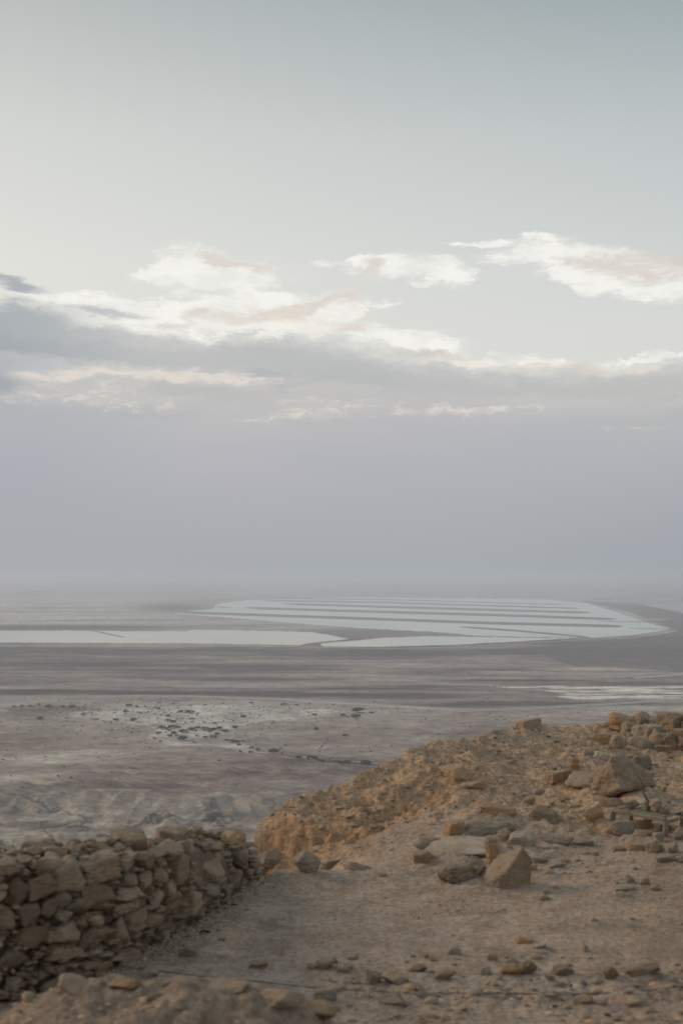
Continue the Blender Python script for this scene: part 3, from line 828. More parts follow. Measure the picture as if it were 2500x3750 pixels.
def hit(u, v, lo=7.0, hi_=31.0):
    """where the line of sight through a photograph pixel meets the near ground"""
    r = ray(u, v)
    ds = np.linspace(lo, hi_, 1200)
    X = r[0] / r[1] * ds; Z = CAM_Z + r[2] / r[1] * ds
    g = near_h(X, ds)[0]
    k = np.nonzero(Z <= g)[0]
    if len(k) == 0: k = [len(ds) - 1]
    return float(X[k[0]]), float(ds[k[0]]), float(g[k[0]])


def gh(x, y): return float(near_h(np.array([x]), np.array([y]))[0][0])


# ------------------------------------------------------------------ stones
def ico(sub):
    bm = bmesh.new(); bmesh.ops.create_icosphere(bm, subdivisions=sub, radius=1.0)
    v = np.array([x.co[:] for x in bm.verts]); f = [tuple(q.index for q in p.verts) for p in bm.faces]
    bm.free(); return v, f


ICO = {s: ico(s) for s in (1, 2, 3, 4, 5)}


def rock(kind, seed, sub=4):
    rs = np.random.default_rng(seed)
    v, f = ICO[sub]
    v = v / np.linalg.norm(v, axis=1)[:, None]
    if kind in ('block', 'slab', 'wedge'):
        ax = np.array([[1, 0, 0], [-1, 0, 0], [0, 1, 0], [0, -1, 0], [0, 0, 1], [0, 0, -1]], float)
        if kind == 'wedge': ax[4] = (rs.choice([-1, 1]) * .55, -.3, 1)
        ax = ax + rs.normal(size=ax.shape) * .11; d = rs.uniform(.9, 1.05, 6)
        cut = rs.normal(size=(5, 3)); dc = rs.uniform(1.12, 1.38, 5); k = 22
        if kind == 'slab': ax = ax + rs.normal(size=ax.shape) * .2; cut = rs.normal(size=(7, 3)); dc = rs.uniform(.95, 1.2, 7); k = 14
    elif kind == 'gable':
        ax = np.array([[-.62, -.6, .38], [.85, -.25, .42], [.3, -.9, -.42], [0, 1, .25], [.1, -.15, 1], [0, 0, -1], [-1, .25, -.12], [.9, .4, 0]], float); d = np.array([.62, .66, .62, 1, .98, .95, .85, .85])
        ax = np.array([[-.62, -.45, .62], [.72, -.15, .6], [.12, -.9, -.48], [0, 1, .1], [0, 0, -1], [-1, .1, 0], [1, .3, 0], [-.75, -.7, -.2]], float); d = np.array([.36, .42, .80, .95, .62, .8, .85, .74])
        cut = rs.normal(size=(1, 3)); dc = np.array([1.3]); k = 44
    elif kind == 'cut':
        ax = np.array([[1, 0, 0], [-1, 0, 0], [0, 1, 0], [0, -1, 0], [0, 0, 1], [0, 0, -1]], float) + rs.normal(size=(6, 3)) * .05; d = np.ones(6)
        cut = np.array([[1, -1, 1.0], [-.5, 1, .8]]); dc = np.array([1.5, 1.4]); k = 60
    elif kind == 'boulder':
        ax = rs.normal(size=(10, 3)); d = rs.uniform(.8, 1.02, 10); cut = rs.normal(size=(4, 3)); dc = rs.uniform(.75, .95, 4); k = 16
    else:
        ax = rs.normal(size=(22, 3)); d = rs.uniform(.9, 1.05, 22); cut = rs.normal(size=(3, 3)); dc = rs.uniform(.85, .95, 3); k = 10
    N = np.concatenate([ax, cut]); N /= np.linalg.norm(N, axis=1)[:, None]; Dd = np.concatenate([d, dc])
    dot = v @ N.T
    q = np.where(dot > 0.03, dot, 0.03) / Dd
    r = (q ** k).sum(1) ** (-1 / k)
    r = np.minimum(r, 1.9)
    p = v * r[:, None]
    off = seed * 3.7
    n_ = n3(p * 1.3 + off, 1) * .13 + n3(p * 3.1 + off, 2) * .07 - np.abs(n3(p * 4.5 + off, 6)) * .05 + n3(p * 8.0 + off, 3) * .04 + (n3(p * 15 + off, 4) * .014 if sub >= 4 else 0)
    if kind == 'cut': n_ = n_ * .35
    p = p * (1 + n_)[:, None]
    mn, mx = p.min(0), p.max(0)
    p = (p - (mn + mx) / 2) / (mx - mn)
    me = py_mesh('stone_%s' % kind, p, f, True)
    return me


LIB = {k: [rock(k, i * 13 + s0, 4) for i in range(6)] for k, s0 in (('block', 1), ('slab', 2), ('wedge', 3), ('boulder', 4), ('round', 5))}
LIB['gable'] = [rock('gable', 5, 5)] * 6
LIB['cut'] = [rock('cut', 5, 5)] * 6
LIB5 = {}


def big(kind, i):
    if (kind, i) not in LIB5: LIB5[(kind, i)] = rock(kind, 500 + i * 7 + len(kind), 5)
    return LIB5[(kind, i)]


def put_rock(name, me, mat, c, dim, rot, parent=None):
    o = link(name, me, parent, mat)
    o.location = c; o.scale = dim; o.rotation_euler = rot
    return o


# hand placed stones: left, right, top, bottom (photograph pixels), shape, colour, depth factor, yaw, label
S = [
 (1892, 1984, 2626, 2676, 'cut', 't', .9, 24, 'square cut ochre block standing alone on the crest of the hill', 'block'),
 (1778, 1936, 3092, 3270, 'gable', 't', .9, 32, 'tall pointed boulder with a flat orange face at the foot of the hill', 'boulder'),
 (1605, 1745, 3178, 3250, 'round', 'b', .9, 10, 'rounded grey brown boulder at the path edge left of the pointed boulder', 'boulder'),
 (1690, 1790, 3150, 3225, 'boulder', 'b', .9, 60, 'dark boulder wedged against the left side of the pointed boulder', 'boulder'),
 (1570, 1790, 3088, 3136, 'slab', 'p', .7, -8, 'long pale slab lying above the rounded grey boulder', 'slab'),
 (1522, 1640, 3074, 3128, 'slab', 't', .8, 15, 'tan slab at the left end of the rubble heap', 'slab'),
 (1515, 1600, 3130, 3180, 'boulder', 'o', .8, 15, 'orange stone under the left end of the pale slab', 'stone'),
 (1675, 1865, 3016, 3080, 'slab', 'g', .8, -12, 'grey slab with an ochre left end behind the pale slab', 'slab'),
 (1632, 1704, 3026, 3088, 'block', 'o', .8, 30, 'small rusty brown block left of the grey slab', 'stone'),
 (1858, 1962, 3040, 3120, 'boulder', 'p', .8, 20, 'whitish boulder right above the pointed boulder', 'boulder'),
 (1782, 1822, 3096, 3180, 'block', 'o', .8, 20, 'narrow orange stone touching the pointed boulder on its left', 'stone'),
 (1820, 1880, 3050, 3100, 'boulder', 't', .8, 50, 'tan stone between grey slab and whitish boulder', 'stone'),
 (1903, 1942, 3155, 3190, 'round', 't', .9, 0, 'round brown cobble just right of the pointed boulder', 'cobble'),
 (1944, 1968, 3167, 3193, 'round', 't', .9, 40, 'smaller of two round cobbles right of the pointed boulder', 'cobble'),
 (1948, 2002, 3138, 3174, 'boulder', 't', .9, 0, 'reddish tan stone above the two round cobbles', 'stone'),
 (1997, 2024, 3184, 3206, 'round', 'p', .9, 0, 'little whitish stone right of the two round cobbles', 'stone'),
 (2010, 2060, 3160, 3182, 'slab', 'p', .9, 0, 'flat whitish stone beyond the two round cobbles', 'stone'),
 (1975, 2012, 3278, 3304, 'round', 'p', .9, 0, 'single pale oval stone on the path below the rubble heap', 'stone'),
 (1752, 1886, 2946, 2994, 'slab', 'o', .6, 8, 'long ochre slab lying on the slope above the rubble heap', 'slab'),
 (1910, 1958, 2926, 2952, 'slab', 'o', .8, 8, 'short ochre slab up slope of the dark undercut slab', 'slab'),
 (1934, 2052, 2962, 3024, 'slab', 'b', .7, -14, 'dark brown undercut slab right of the long ochre slab', 'slab'),
 (1978, 2094, 3052, 3104, 'round', 'g', .8, -4, 'smooth olive grey boulder standing free in middle of bare ground', 'boulder'),
 (2096, 2176, 3074, 3108, 'slab', 'g', .8, -6, 'flat grey brown stone right of the olive grey boulder', 'stone'),
 (1994, 2096, 2828, 2880, 'block', 'o', .8, 18, 'bright ochre block at the left end of the big slabs', 'block'),
 (2074, 2232, 2838, 2896, 'slab', 't', .9, -6, 'broad tan slab with overhanging ochre edge on the slope', 'slab'),
 (2158, 2380, 2776, 2942, 'block', 't', .9, 38, 'largest boulder of the slope, light top and dark right flank', 'boulder'),
 (2170, 2250, 2755, 2790, 'slab', 'p', .8, 0, 'cream coloured oblong stone on top edge of the largest boulder', 'stone'),
 (2134, 2176, 2747, 2772, 'slab', 'p', .8, 15, 'small tilted whitish slab left of the cream oblong stone', 'slab'),
 (2073, 2120, 2768, 2824, 'block', 'o', .9, 25, 'upright rusty block left of the largest boulder', 'block'),
 (2165, 2238, 2682, 2730, 'block', 'o', .9, -20, 'orange fractured block below the left end of the outcrop', 'block'),
 (2236, 2290, 2700, 2755, 'boulder', 't', .9, -20, 'tan stone leaning on the orange fractured block', 'stone'),
 (2318, 2380, 2762, 2822, 'round', 'g', .9, 0, 'round grey boulder with a cracked top right of the largest boulder', 'boulder'),
 (2378, 2410, 2790, 2808, 'block', 'p', .9, 10, 'tiny pale stone right of the cracked round boulder', 'stone'),
 (1826, 1850, 2854, 2878, 'round', 'p', .9, 0, 'pale cobble on gravel slope, lower of a close pair', 'cobble'),
 (1826, 1844, 2840, 2852, 'round', 'p', .9, 0, 'pale pebble on gravel slope, upper of a close pair', 'cobble'),
 (1796, 1816, 2884, 2906, 'round', 'p', .9, 0, 'pale cobble alone on the gravel slope below the close pair', 'cobble'),
 (1618, 1752, 2796, 2874, 'boulder', 'o', .8, 10, 'ochre boulder sunk in the left shoulder of the hill', 'boulder'),
 (1712, 1790, 2862, 2900, 'boulder', 'o', .8, 10, 'low ochre stone below the sunken ochre boulder', 'stone'),
 (2138, 2214, 2962, 3032, 'boulder', 'o', .8, 20, 'bright orange boulder left of the wooden frame', 'boulder'),
 (2202, 2282, 2926, 2972, 'boulder', 'b', .8, 0, 'brown stone behind the left corner of the wooden frame', 'stone'),
 (2280, 2322, 2930, 2968, 'round', 'o', .8, 0, 'round peach stone behind the wooden frame', 'stone'),
 (2332, 2390, 2920, 2950, 'boulder', 'p', .8, 0, 'low pale stone behind the dry branch', 'stone'),
 (2230, 2324, 3012, 3072, 'round', 'g', .8, 0, 'large olive stone in front of the wooden frame', 'boulder'),
 (2310, 2386, 3008, 3050, 'slab', 't', .7, -20, 'tilted tan slab under the wooden frame', 'slab'),
 (2320, 2386, 3040, 3070, 'slab', 't', .8, -4, 'flat tan stone in front of the tilted slab', 'stone'),
 (2390, 2455, 3026, 3062, 'round', 'b', .8, 0, 'brown stone before right leg of the wooden frame', 'stone'),
 (2456, 2515, 3036, 3086, 'boulder', 't', .8, 30, 'leaning tan stone right of the wooden frame', 'stone'),
 (2386, 2430, 3052, 3090, 'block', 'p', .8, 30, 'pale pointed stone on top of the low heap', 'stone'),
 (2364, 2434, 3078, 3136, 'boulder', 't', .8, 0, 'thick tan boulder in the low heap below the wooden frame', 'boulder'),
 (2434, 2494, 3088, 3134, 'boulder', 't', .8, 40, 'boulder with flat top right end of the low heap', 'boulder'),
 (2292, 2368, 3092, 3128, 'slab', 'o', .8, 5, 'reddish slab at the left of the low heap', 'slab'),
 (2244, 2296, 3100, 3128, 'slab', 'b', .8, -5, 'thin brown stone left of the reddish slab', 'stone'),
 (2480, 2540, 3130, 3170, 'boulder', 't', .8, 0, 'stone at the lower edge of the low heap', 'stone'),
 (2400, 2470, 3134, 3166, 'slab', 't', .8, 0, 'low flat stone below the thick tan boulder', 'stone'),
 # end of the path
 (1088, 1176, 3126, 3214, 'boulder', 'g', .8, 25, 'upright grey stone at the far end of the path', 'boulder'),
 (1172, 1250, 3152, 3192, 'slab', 'g', .8, -5, 'flat topped grey stone right of the upright stone at the path end', 'stone'),
 (945, 1052, 3128, 3190, 'boulder', 'g', .8, 5, 'low grey boulder between wall end and the path end', 'boulder'),
 (1256, 1352, 3158, 3198, 'slab', 't', .8, -5, 'low tan ledge stone right of the path end stones', 'stone'),
 (1384, 1416, 3196, 3216, 'round', 'p', .8, 0, 'small pale stone on the far part of the path', 'stone'),
 # singles on the path
 (658, 712, 3474, 3512, 'slab', 'b', .8, 0, 'brown flat stone alone on the path near the wall', 'stone'),
 (798, 824, 3436, 3450, 'slab', 'b', .8, 0, 'small brown stone on the path beyond the brown flat stone', 'stone'),
 (916, 978, 3524, 3556, 'slab', 'o', .8, 0, 'yellow brown flat stone on the near path', 'stone'),
 (522, 582, 3556, 3592, 'boulder', 'p', .8, 0, 'pale stone lying on the crest of the near bank', 'stone'),
 (236, 296, 3500, 3550, 'round', 'g', .8, 0, 'grey stone at the foot of the wall in the dark corner', 'stone'),
 (330, 388, 3470, 3506, 'boulder', 'g', .8, 0, 'pale grey stone fallen at the wall foot', 'stone'),
 # rubble band
 (1124, 1160, 3528, 3556, 'round', 'p', .9, 0, 'small pale stone at the left end of the rubble band', 'stone'),
 (1158, 1232, 3510, 3560, 'round', 'g', .9, -8, 'smooth grey oval stone next to the small pale stone', 'stone'),
 (1238, 1276, 3542, 3570, 'round', 't', .9, 0, 'little tan stone right of the grey oval stone', 'stone'),
 (1340, 1394, 3560, 3624, 'wedge', 't', .9, 20, 'pointed tan stone in the rubble band', 'stone'),
 (1392, 1502, 3562, 3620, 'boulder', 't', .9, -10, 'broad tan boulder right of the pointed stone in rubble band', 'boulder'),
 (1500, 1560, 3536, 3570, 'boulder', 'b', .9, 0, 'brown stone behind the broad tan boulder', 'stone'),
 (1592, 1666, 3556, 3600, 'boulder', 'b', .9, 0, 'dark brown stone in the middle of the rubble band', 'stone'),
 (1634, 1684, 3468, 3504, 'slab', 'p', .9, 0, 'pale flat stone at the far edge of the rubble band', 'stone'),
 (1784, 1820, 3494, 3526, 'round', 't', .9, 0, 'beige round stone at the far edge of rubble band', 'stone'),
 (1859, 1896, 3508, 3534, 'round', 'p', .9, 0, 'whitest stone of the rubble band', 'stone'),
 (1756, 1804, 3544, 3580, 'boulder', 'g', .9, 30, 'grey stone left of the orange stone in the rubble band', 'stone'),
 (1838, 1912, 3536, 3586, 'boulder', 'o', .9, 0, 'orange stone below the whitest stone', 'stone'),
 (1908, 1966, 3526, 3580, 'boulder', 'b', .9, 20, 'brown boulder right of the orange stone', 'boulder'),
 (2016, 2098, 3542, 3584, 'slab', 'b', .9, -8, 'dark slab tilted over a shadow in the rubble band', 'slab'),
 (1942, 1998, 3462, 3484, 'slab', 'g', .9, -6, 'thin grey slab beyond the rubble band', 'slab'),
 (1892, 1946, 3436, 3464, 'slab', 'o', .9, 0, 'ochre slab lying farthest beyond the rubble band', 'slab'),
 (1960, 2000, 3482, 3500, 'slab', 'p', .9, 0, 'pale sliver of stone below the thin grey slab', 'stone'),
 (2128, 2156, 3460, 3490, 'wedge', 't', .9, 20, 'little pyramid shaped stone alone above the rubble band', 'stone'),
 (2174, 2210, 3586, 3612, 'round', 'p', .9, 0, 'pale round stone in the right part of the rubble band', 'stone'),
 (2212, 2264, 3550, 3602, 'boulder', 'b', .9, 0, 'brown stone right of pale round stone in the rubble band', 'stone'),
 (2290, 2404, 3526, 3586, 'boulder', 'b', .9, 0, 'biggest dark boulder at the right of the rubble band', 'boulder'),
 (2286, 2322, 3206, 3242, 'wedge', 'p', .9, 20, 'upright stone on top of the small cairn like pile', 'stone'),
 (2342, 2376, 3220, 3250, 'round', 't', .9, 0, 'round tan stone right of the upright stone in small pile', 'stone'),
 (2252, 2324, 3244, 3272, 'slab', 'p', .9, 0, 'long flat stone at the front of the small pile', 'stone'),
 (2380, 2416, 3246, 3268, 'boulder', 't', .9, 0, 'stone at the right end of the small pile', 'stone'),
 (2248, 2282, 3268, 3288, 'block', 'p', .9, 0, 'small block before the long flat stone of the small pile', 'stone'),
 (2278, 2342, 3668, 3700, 'slab', 't', .9, 0, 'tan slab with black shadow below near lower right corner', 'slab'),
 (1368, 1482, 3655, 3694, 'slab', 'b', .9, 0, 'dark arched slab in front of the broad tan boulder', 'slab'),
 (2100, 2170, 3650, 3690, 'boulder', 't', .9, 0, 'tan stone before the thin cable', 'stone'),
 # big stones of the near bank
 (946, 1108, 3634, 3728, 'boulder', 't', .9, 5, 'large blurred tan boulder at the bottom, left of a pair', 'boulder'),
 (1076, 1232, 3678, 3740, 'round', 'o', .9, -8, 'large blurred yellowish boulder at the bottom, right of a pair', 'boulder'),
 (1152, 1226, 3630, 3678, 'block', 'g', .9, 0, 'grey block behind the pair of large blurred boulders', 'block'),
 (0, 76, 3560, 3610, 'slab', 't', .9, 0, 'flat pale topped stone at the left edge below the wall', 'slab'),
 (700, 900, 3606, 3650, 'slab', 't', .9, -5, 'long tan slab along the crest of the near bank', 'slab'),
 (400, 520, 3585, 3640, 'boulder', 'o', .9, 10, 'warm orange stone on the crest of the near bank', 'boulder'),
 (215, 320, 3585, 3660, 'boulder', 't', .9, 10, 'rounded hump of stone at the left end of the near bank', 'boulder'),
]
placed = []
TILT = {'tall pointed boulder': (-.16, -.14, .92, 1.35), 'largest boulder': (.42, -.12, .8, 1.1), 'upright grey stone': (-.3, -.35, .85, 1.1),
        'upright rusty': (.2, .25, .9, 1), 'broad tan slab': (.25, .1, 1, 1.2), 'grey slab with': (.2, .12, 1, 1), 'long pale slab': (.22, -.06, 1, 1.2), 'whitish boulder right': (.3, .2, .9, 1),
        'dark brown undercut': (.25, .12, .9, 1.1), 'bright orange boulder left': (.3, -.35, 1, 1), 'long ochre slab': (.25, .1, 1, 1.1), 'ochre boulder sunk': (.35, .1, .8, 1.2)}


def place(uL, uR, vT, vB, shape, colr, dep, yaw, name, i, sink=.12):
    u = (uL + uR) / 2
    x, y, z = hit(u, vB - (vB - vT) * .10)
    mul = 1.32 if (uR < 1885 and 3010 < vT < 3140 and shape != 'gable') else 1.12
    wd = (uR - uL) / F * y * mul; hd = (vB - vT) / F * y * mul
    yw = math.radians(yaw)
    dd = wd * dep * .8
    ca, sa = abs(math.cos(yw)), abs(math.sin(yw))
    sx = wd / (ca + sa * dep * .8) * 1.04; sy_ = sx * dep * .8
    hgt = max(hd - dd * .14, hd * .6)
    hgt = hgt * (1 + sink) / 1.0
    y2 = y + dd * .35
    x2 = x * y2 / y
    zg = gh(x2, y2)
    zc = min(z, zg) - hgt * sink + hgt * .5
    use = big(shape, i % 5) if (uR - uL) > 90 else LIB[shape][i % 6]
    rx = random.uniform(-.12, .12)
    ry = random.uniform(-.16, .16)
    for k_, (a_, b_, ch_, cd_) in TILT.items():
        if S[i][8].startswith(k_): rx, ry = a_, b_; hgt *= ch_; sy_ *= cd_; zc -= hgt * .06
    o = put_rock(name, use, MATS[colr], (x2, y2, zc), (sx, sy_, hgt), (rx, ry, yw + (math.pi if i % 2 and shape != 'wedge' else 0)))
    placed.append((x2, y2, max(sx, sy_) / 2))
    return o


for i, s in enumerate(S):
    o = place(*s[:8], s[9] if s[9] in ('block', 'boulder', 'slab', 'cobble', 'stone') else 'stone', i)
    tag(o, s[8], s[9])

# smaller loose stones, alike within each place
def scatter(n, area, wpx, cols, label, group, seed, shapes=('boulder', 'round', 'slab')):
    rs = random.Random(seed); k = 0; tries = 0
    while k < n and tries < n * 30:
        tries += 1
        u = rs.uniform(area[0], area[2]); v = rs.uniform(area[1], area[3])
        if len(area) > 4 and not area[4](u, v): continue
        x, y, z = hit(u, v)
        if y > 30: continue
        wp = wpx[0] * (wpx[1] / wpx[0]) ** (rs.random() ** 1.6); r = wp / F * y / 2
        if any((x - a) ** 2 + (y - b) ** 2 < (r + c * .8) ** 2 for a, b, c in placed): continue
        sh = rs.choice(shapes); h = r * 2 * rs.uniform(.45, .75) * (.6 if sh == 'slab' else 1)
        o = put_rock('stone', LIB[sh][rs.randrange(6)], MATS[rs.choice(cols)], (x, y, gh(x, y) + h * .25), (r * 2, r * 2 * rs.uniform(.65, 1), h),
                     (rs.uniform(-.2, .2), rs.uniform(-.2, .2), rs.uniform(0, 6.28)))
        cw = {'t': 'tan', 'p': 'pale', 'o': 'ochre', 'g': 'grey', 'b': 'brown'}[[k_ for k_, m_ in MATS.items() if m_ == o.material_slots[0].material][0]]
        sw = {'boulder': 'angular', 'round': 'rounded', 'slab': 'flat'}[sh]
        tag(o, label.replace('small ', 'small %s %s ' % (sw, cw), 1).replace('grey grey', 'grey'), 'stone', group); placed.append((x, y, r)); k += 1


scatter(62, (1180, 3490, 2500, 3650), (14, 44), 'ttpgbb', 'small stone among many in the rubble band across the path', 'small stones of the rubble band', 1)
scatter(24, (1250, 3660, 2500, 3745), (16, 50), 'tbbg', 'small stone on the ground in front of the thin cable', 'small stones in front of the cable', 2)
scatter(40, (1500, 2990, 2080, 3320, lambda u, v: v < 3270 + (u - 1500) * .1), (12, 34), 'ttpo', 'small stone of the rubble heap around the pointed boulder', 'small stones of the rubble heap', 3)
scatter(38, (1980, 2700, 2480, 2980), (12, 34), 'ttpog', 'small stone on the rocky slope beside the big slabs', 'small stones among the big slabs', 4)
scatter(34, (1000, 2780, 1600, 3120, lambda u, v: v > 3010 - (u - 950) * .38 + 14), (8, 24), 'toop', 'small stone embedded in the ochre flank of the spur', 'small stones on the spur', 5)
scatter(26, (1600, 2700, 2000, 2960), (8, 20), 'ttpo', 'small stone on the gravel slope below the crest', 'small stones below the crest', 6)
scatter(24, (2080, 3180, 2500, 3420), (10, 26), 'ttpg', 'small stone on the open ground right of the pointed boulder', 'small stones on the open ground', 7)
scatter(18, (1250, 3180, 1800, 3330), (9, 20), 'tpg', 'small stone at the far edge of the path', 'small stones at the path edge', 8)
scatter(14, (2100, 3130, 2480, 3200), (14, 34), 'ttb', 'small stone at the foot of the low heap', 'small stones by the low heap', 9)
scatter(20, (560, 3190, 1060, 3420, lambda u, v: abs(v - (3215 + (960 - u) * .72)) < 45), (10, 30), 'gg', 'small grey stone fallen at the foot of the wall', 'small stones fallen from the wall', 10)

build_near()

# ------------------------------------------------------------------ outcrop at the right end of the crest
out = bpy.data.objects.new('rock_outcrop', None); COL.objects.link(out)
tag(out, 'weathered rock outcrop closing the crest at the right edge', 'rock outcrop')
OC = [(2238, 2325, 2622, 2668, 26.8, 'o'), (2310, 2392, 2612, 2665, 27.2, 't'), (2372, 2452, 2616, 2680, 27.2, 'p'), (2430, 2520, 2622, 2720, 26.6, 't'), (2495, 2600, 2624, 2740, 26.2, 'b'),
      (2285, 2350, 2650, 2700, 26.3, 't'), (2340, 2410, 2660, 2720, 26.0, 'p'), (2390, 2445, 2680, 2742, 25.7, 't'), (2430, 2500, 2690, 2765, 25.6, 'b'), (2480, 2570, 2680, 2760, 25.5, 'b'),
      (2350, 2400, 2716, 2760, 25.2, 'g'), (2300, 2352, 2706, 2745, 25.4, 't'), (2405, 2450, 2735, 2772, 25.1, 'b'), (2590, 2720, 2622, 2760, 26.0, 'b')]
for i, (a, b_, c_, d_, dist, cc) in enumerate(OC):
    r = ray((a + b_) / 2, (c_ + d_) / 2); k = dist / r[1]
    wd = (b_ - a) / F * dist * 1.4; hh = (d_ - c_) / F * dist * 1.3
    put_rock('rock', big(['block', 'boulder', 'slab'][i % 3] if hh > wd * .5 else 'slab', i % 5), MATS[cc], (r[0] * k, dist + wd * .2, CAM_Z + r[2] * k), (wd, wd * .9, hh), (random.uniform(-.1, .1), random.uniform(-.1, .1), random.uniform(-.5, .5)), out)

# ------------------------------------------------------------------ the dry stone wall on the left
WALL = [(-500, 11.3), (0, 11.6), (250, 12.0), (450, 12.7), (650, 13.9), (800, 15.0), (900, 16.1), (960, 16.6)]
WTOP = [(-500, 3140), (0, 3142), (200, 3148), (450, 3126), (700, 3100), (850, 3092), (905, 3110), (960, 3150)]
WBACK = [(-500, 3085), (0, 3088), (180, 3072), (350, 3054), (450, 3050), (600, 3042), (690, 3010), (800, 3024), (870, 3044), (920, 3085), (960, 3130)]
wall = bpy.data.objects.new('dry_stone_wall', None); COL.objects.link(wall)
wall.location = (-2.0, 12.9, 0); tag(wall, 'ruined dry stone wall of rough limestone running along the left side', 'wall')
WLOC = Vector((-2.0, 12.9, 0))


def dW_(u): return float(interp(u, WALL))


def wz(u, v, d): r = ray(u, v); return CAM_Z + r[2] / r[1] * d


# core of packed earth behind the stones
bm = bmesh.new()
rows = []
us = np.linspace(-500, 950, 60)
for u in us:
    d = dW_(u) + .085; zt = wz(u, float(interp(u, WTOP)), d) - .05 - .5 * max(0, (u - 760) / 190) ** 1.2
    db = d + .75; zb = wz(u, float(interp(u, WBACK)), db) - .07 - .5 * max(0, (u - 800) / 190) ** 1.2; x = (u - 1250) / F
    rows.append([bm.verts.new((x * d + 2.0, d - 12.9, -.4)), bm.verts.new((x * d + 2.0, d - 12.9, zt)), bm.verts.new((x * db + 2.0, db - 12.9, zb)), bm.verts.new((x * (db + .1) + 2.0, db + .1 - 12.9, -1.2))])
for a, b_ in zip(rows[:-1], rows[1:]):
    for j in range(3): bm.faces.new((a[j], b_[j], b_[j + 1], a[j + 1]))
bm.faces.new(rows[0][::-1]); bm.faces.new(rows[-1])
bmesh.ops.recalc_face_normals(bm, faces=bm.faces)
me = bpy.data.meshes.new('earth_core'); bm.to_mesh(me); bm.free()
M_EARTH, b, bs = new_mat('wall_earth')
ge = b.n('ShaderNodeNewGeometry').outputs['Position']; e1 = b.noise(ge, 5, 7, .65)
b.put(bs.inputs['Base Color'], b.mix(b.step(e1, .35, .65), (.24, .18, .13, 1), (.34, .265, .20, 1)))
bump(b, bs, b.noise(ge, 14, 7, .7), 1.0, .08)
link('earth_core', me, wall, M_EARTH)

wrs = random.Random(21)
face_used = []


def wall_stone(u, v, wp, hp, colr, shape, inset=0.0, yaw_j=.15, seed=None):
    d = dW_(u)
    x0, x1 = (u - 30 - 1250) / F * dW_(u - 30), (u + 30 - 1250) / F * dW_(u + 30)
    y0, y1 = dW_(u - 30), dW_(u + 30)
    yaw = math.atan2(y1 - y0, x1 - x0)
    # apparent width to real length along the wall
    app = math.hypot(x1 - x0, y1 - y0) / (60 / F * d)
    Lr = wp / F * d * min(app, 1.7); Hr = hp / F * d
    c = Vector(((u - 1250) / F * d, d, wz(u, v, d)))
    nrm = Vector((math.sin(yaw), -math.cos(yaw), 0))
    dep = max(.16, min(Lr, Hr) * 1.1)
    c = c - nrm * (dep * .5 - .05 - inset)
    i = wrs.randrange(6) if seed is None else seed % 6
    me_ = LIB[shape][i] if wp < 85 else big(shape, i % 5)
    o = put_rock('stone', me_, MATS[colr], c - WLOC, (Lr * 1.12, dep, Hr * 1.14), (wrs.uniform(-.1, .1), wrs.uniform(-.14, .14), yaw + wrs.uniform(-yaw_j, yaw_j) + (math.pi if wrs.random() < .5 else 0)), wall)
    face_used.append((u, v, wp / 2, hp / 2))


HW = [(297, 429, 3142, 3226, 't', 'block'), (207, 298, 3149, 3264, 't', 'wedge'), (111, 212, 3207, 3278, 'b', 'block'), (38, 115, 3222, 3306, 'b', 'boulder'), (-20, 84, 3140, 3200, 't', 'boulder'),
      (425, 524, 3245, 3290, 't', 'slab'), (710, 846, 3074, 3226, 't', 'boulder'), (618, 700, 3133, 3248, 't', 'block'), (676, 742, 3255, 3338, 't', 'wedge'), (545, 600, 3258, 3320, 't', 'round'),
      (325, 378, 3350, 3396, 't', 'round'), (285, 320, 3355, 3400, 't', 'boulder'), (450, 535, 3340, 3410, 't', 'block'), (300, 405, 3395, 3462, 'b', 'boulder'), (412, 460, 3355, 3440, 'b', 'wedge'),
      (205, 262, 3265, 3325, 'g', 'round'), (255, 330, 3290, 3340, 'b', 'boulder'), (300, 400, 3226, 3310, 'b', 'block'), (430, 500, 3140, 3185, 't', 'boulder'), (505, 560, 3128, 3180, 'b', 'block'),
      (560, 612, 3180, 3230, 't', 'boulder'), (450, 500, 3190, 3240, 'g', 'boulder'), (505, 550, 3185, 3250, 't', 'wedge'), (0, 60, 3320, 3400, 'b', 'boulder'), (70, 150, 3310, 3380, 'b', 'block'),
      (860, 925, 3110, 3165, 'g', 'round'), (600, 660, 3290, 3345, 'b', 'boulder'), (750, 800, 3235, 3280, 'g', 'boulder'), (150, 215, 3290, 3360, 'b', 'boulder'), (60, 200, 3390, 3460, 'b', 'slab'), (0, 110, 3470, 3540, 'b', 'boulder'),
      (530, 600, 3345, 3395, 'b', 'slab'), (600, 640, 3225, 3280, 't', 'wedge')]
for a, b_, c_, d_, cc, sh in HW: wall_stone((a + b_) / 2, (c_ + d_) / 2, b_ - a, d_ - c_, cc, sh, .03)
tries = 0
while tries < 30000 and len(face_used) < 262:
    tries += 1
    u = wrs.uniform(-110, 940) if tries % 3 else wrs.uniform(600, 940)
    dB = dW_(u); vb = 2090 + F * (CAM_Z - gh((u - 1250) / F * dB, dB - .12)) / dB + 10; vt = float(interp(u, WTOP))
    v = wrs.uniform(vt + 8, vb + 6)
    sz = wrs.choice([78, 60, 44, 30]) if tries < 2500 else wrs.choice([30, 22, 17])
    wp = sz * wrs.uniform(.9, 1.5); hp = sz * wrs.uniform(.65, 1.0)
    if any(abs(u - a) < (wp / 2 + b_) * .82 and abs(v - c_) < (hp / 2 + e) * .82 for a, c_, b_, e in face_used): continue
    wall_stone(u, v, wp, hp, wrs.choice('ttbbb'), wrs.choice(['boulder', 'boulder', 'block', 'wedge', 'round']), wrs.uniform(-.04, .05), .35)
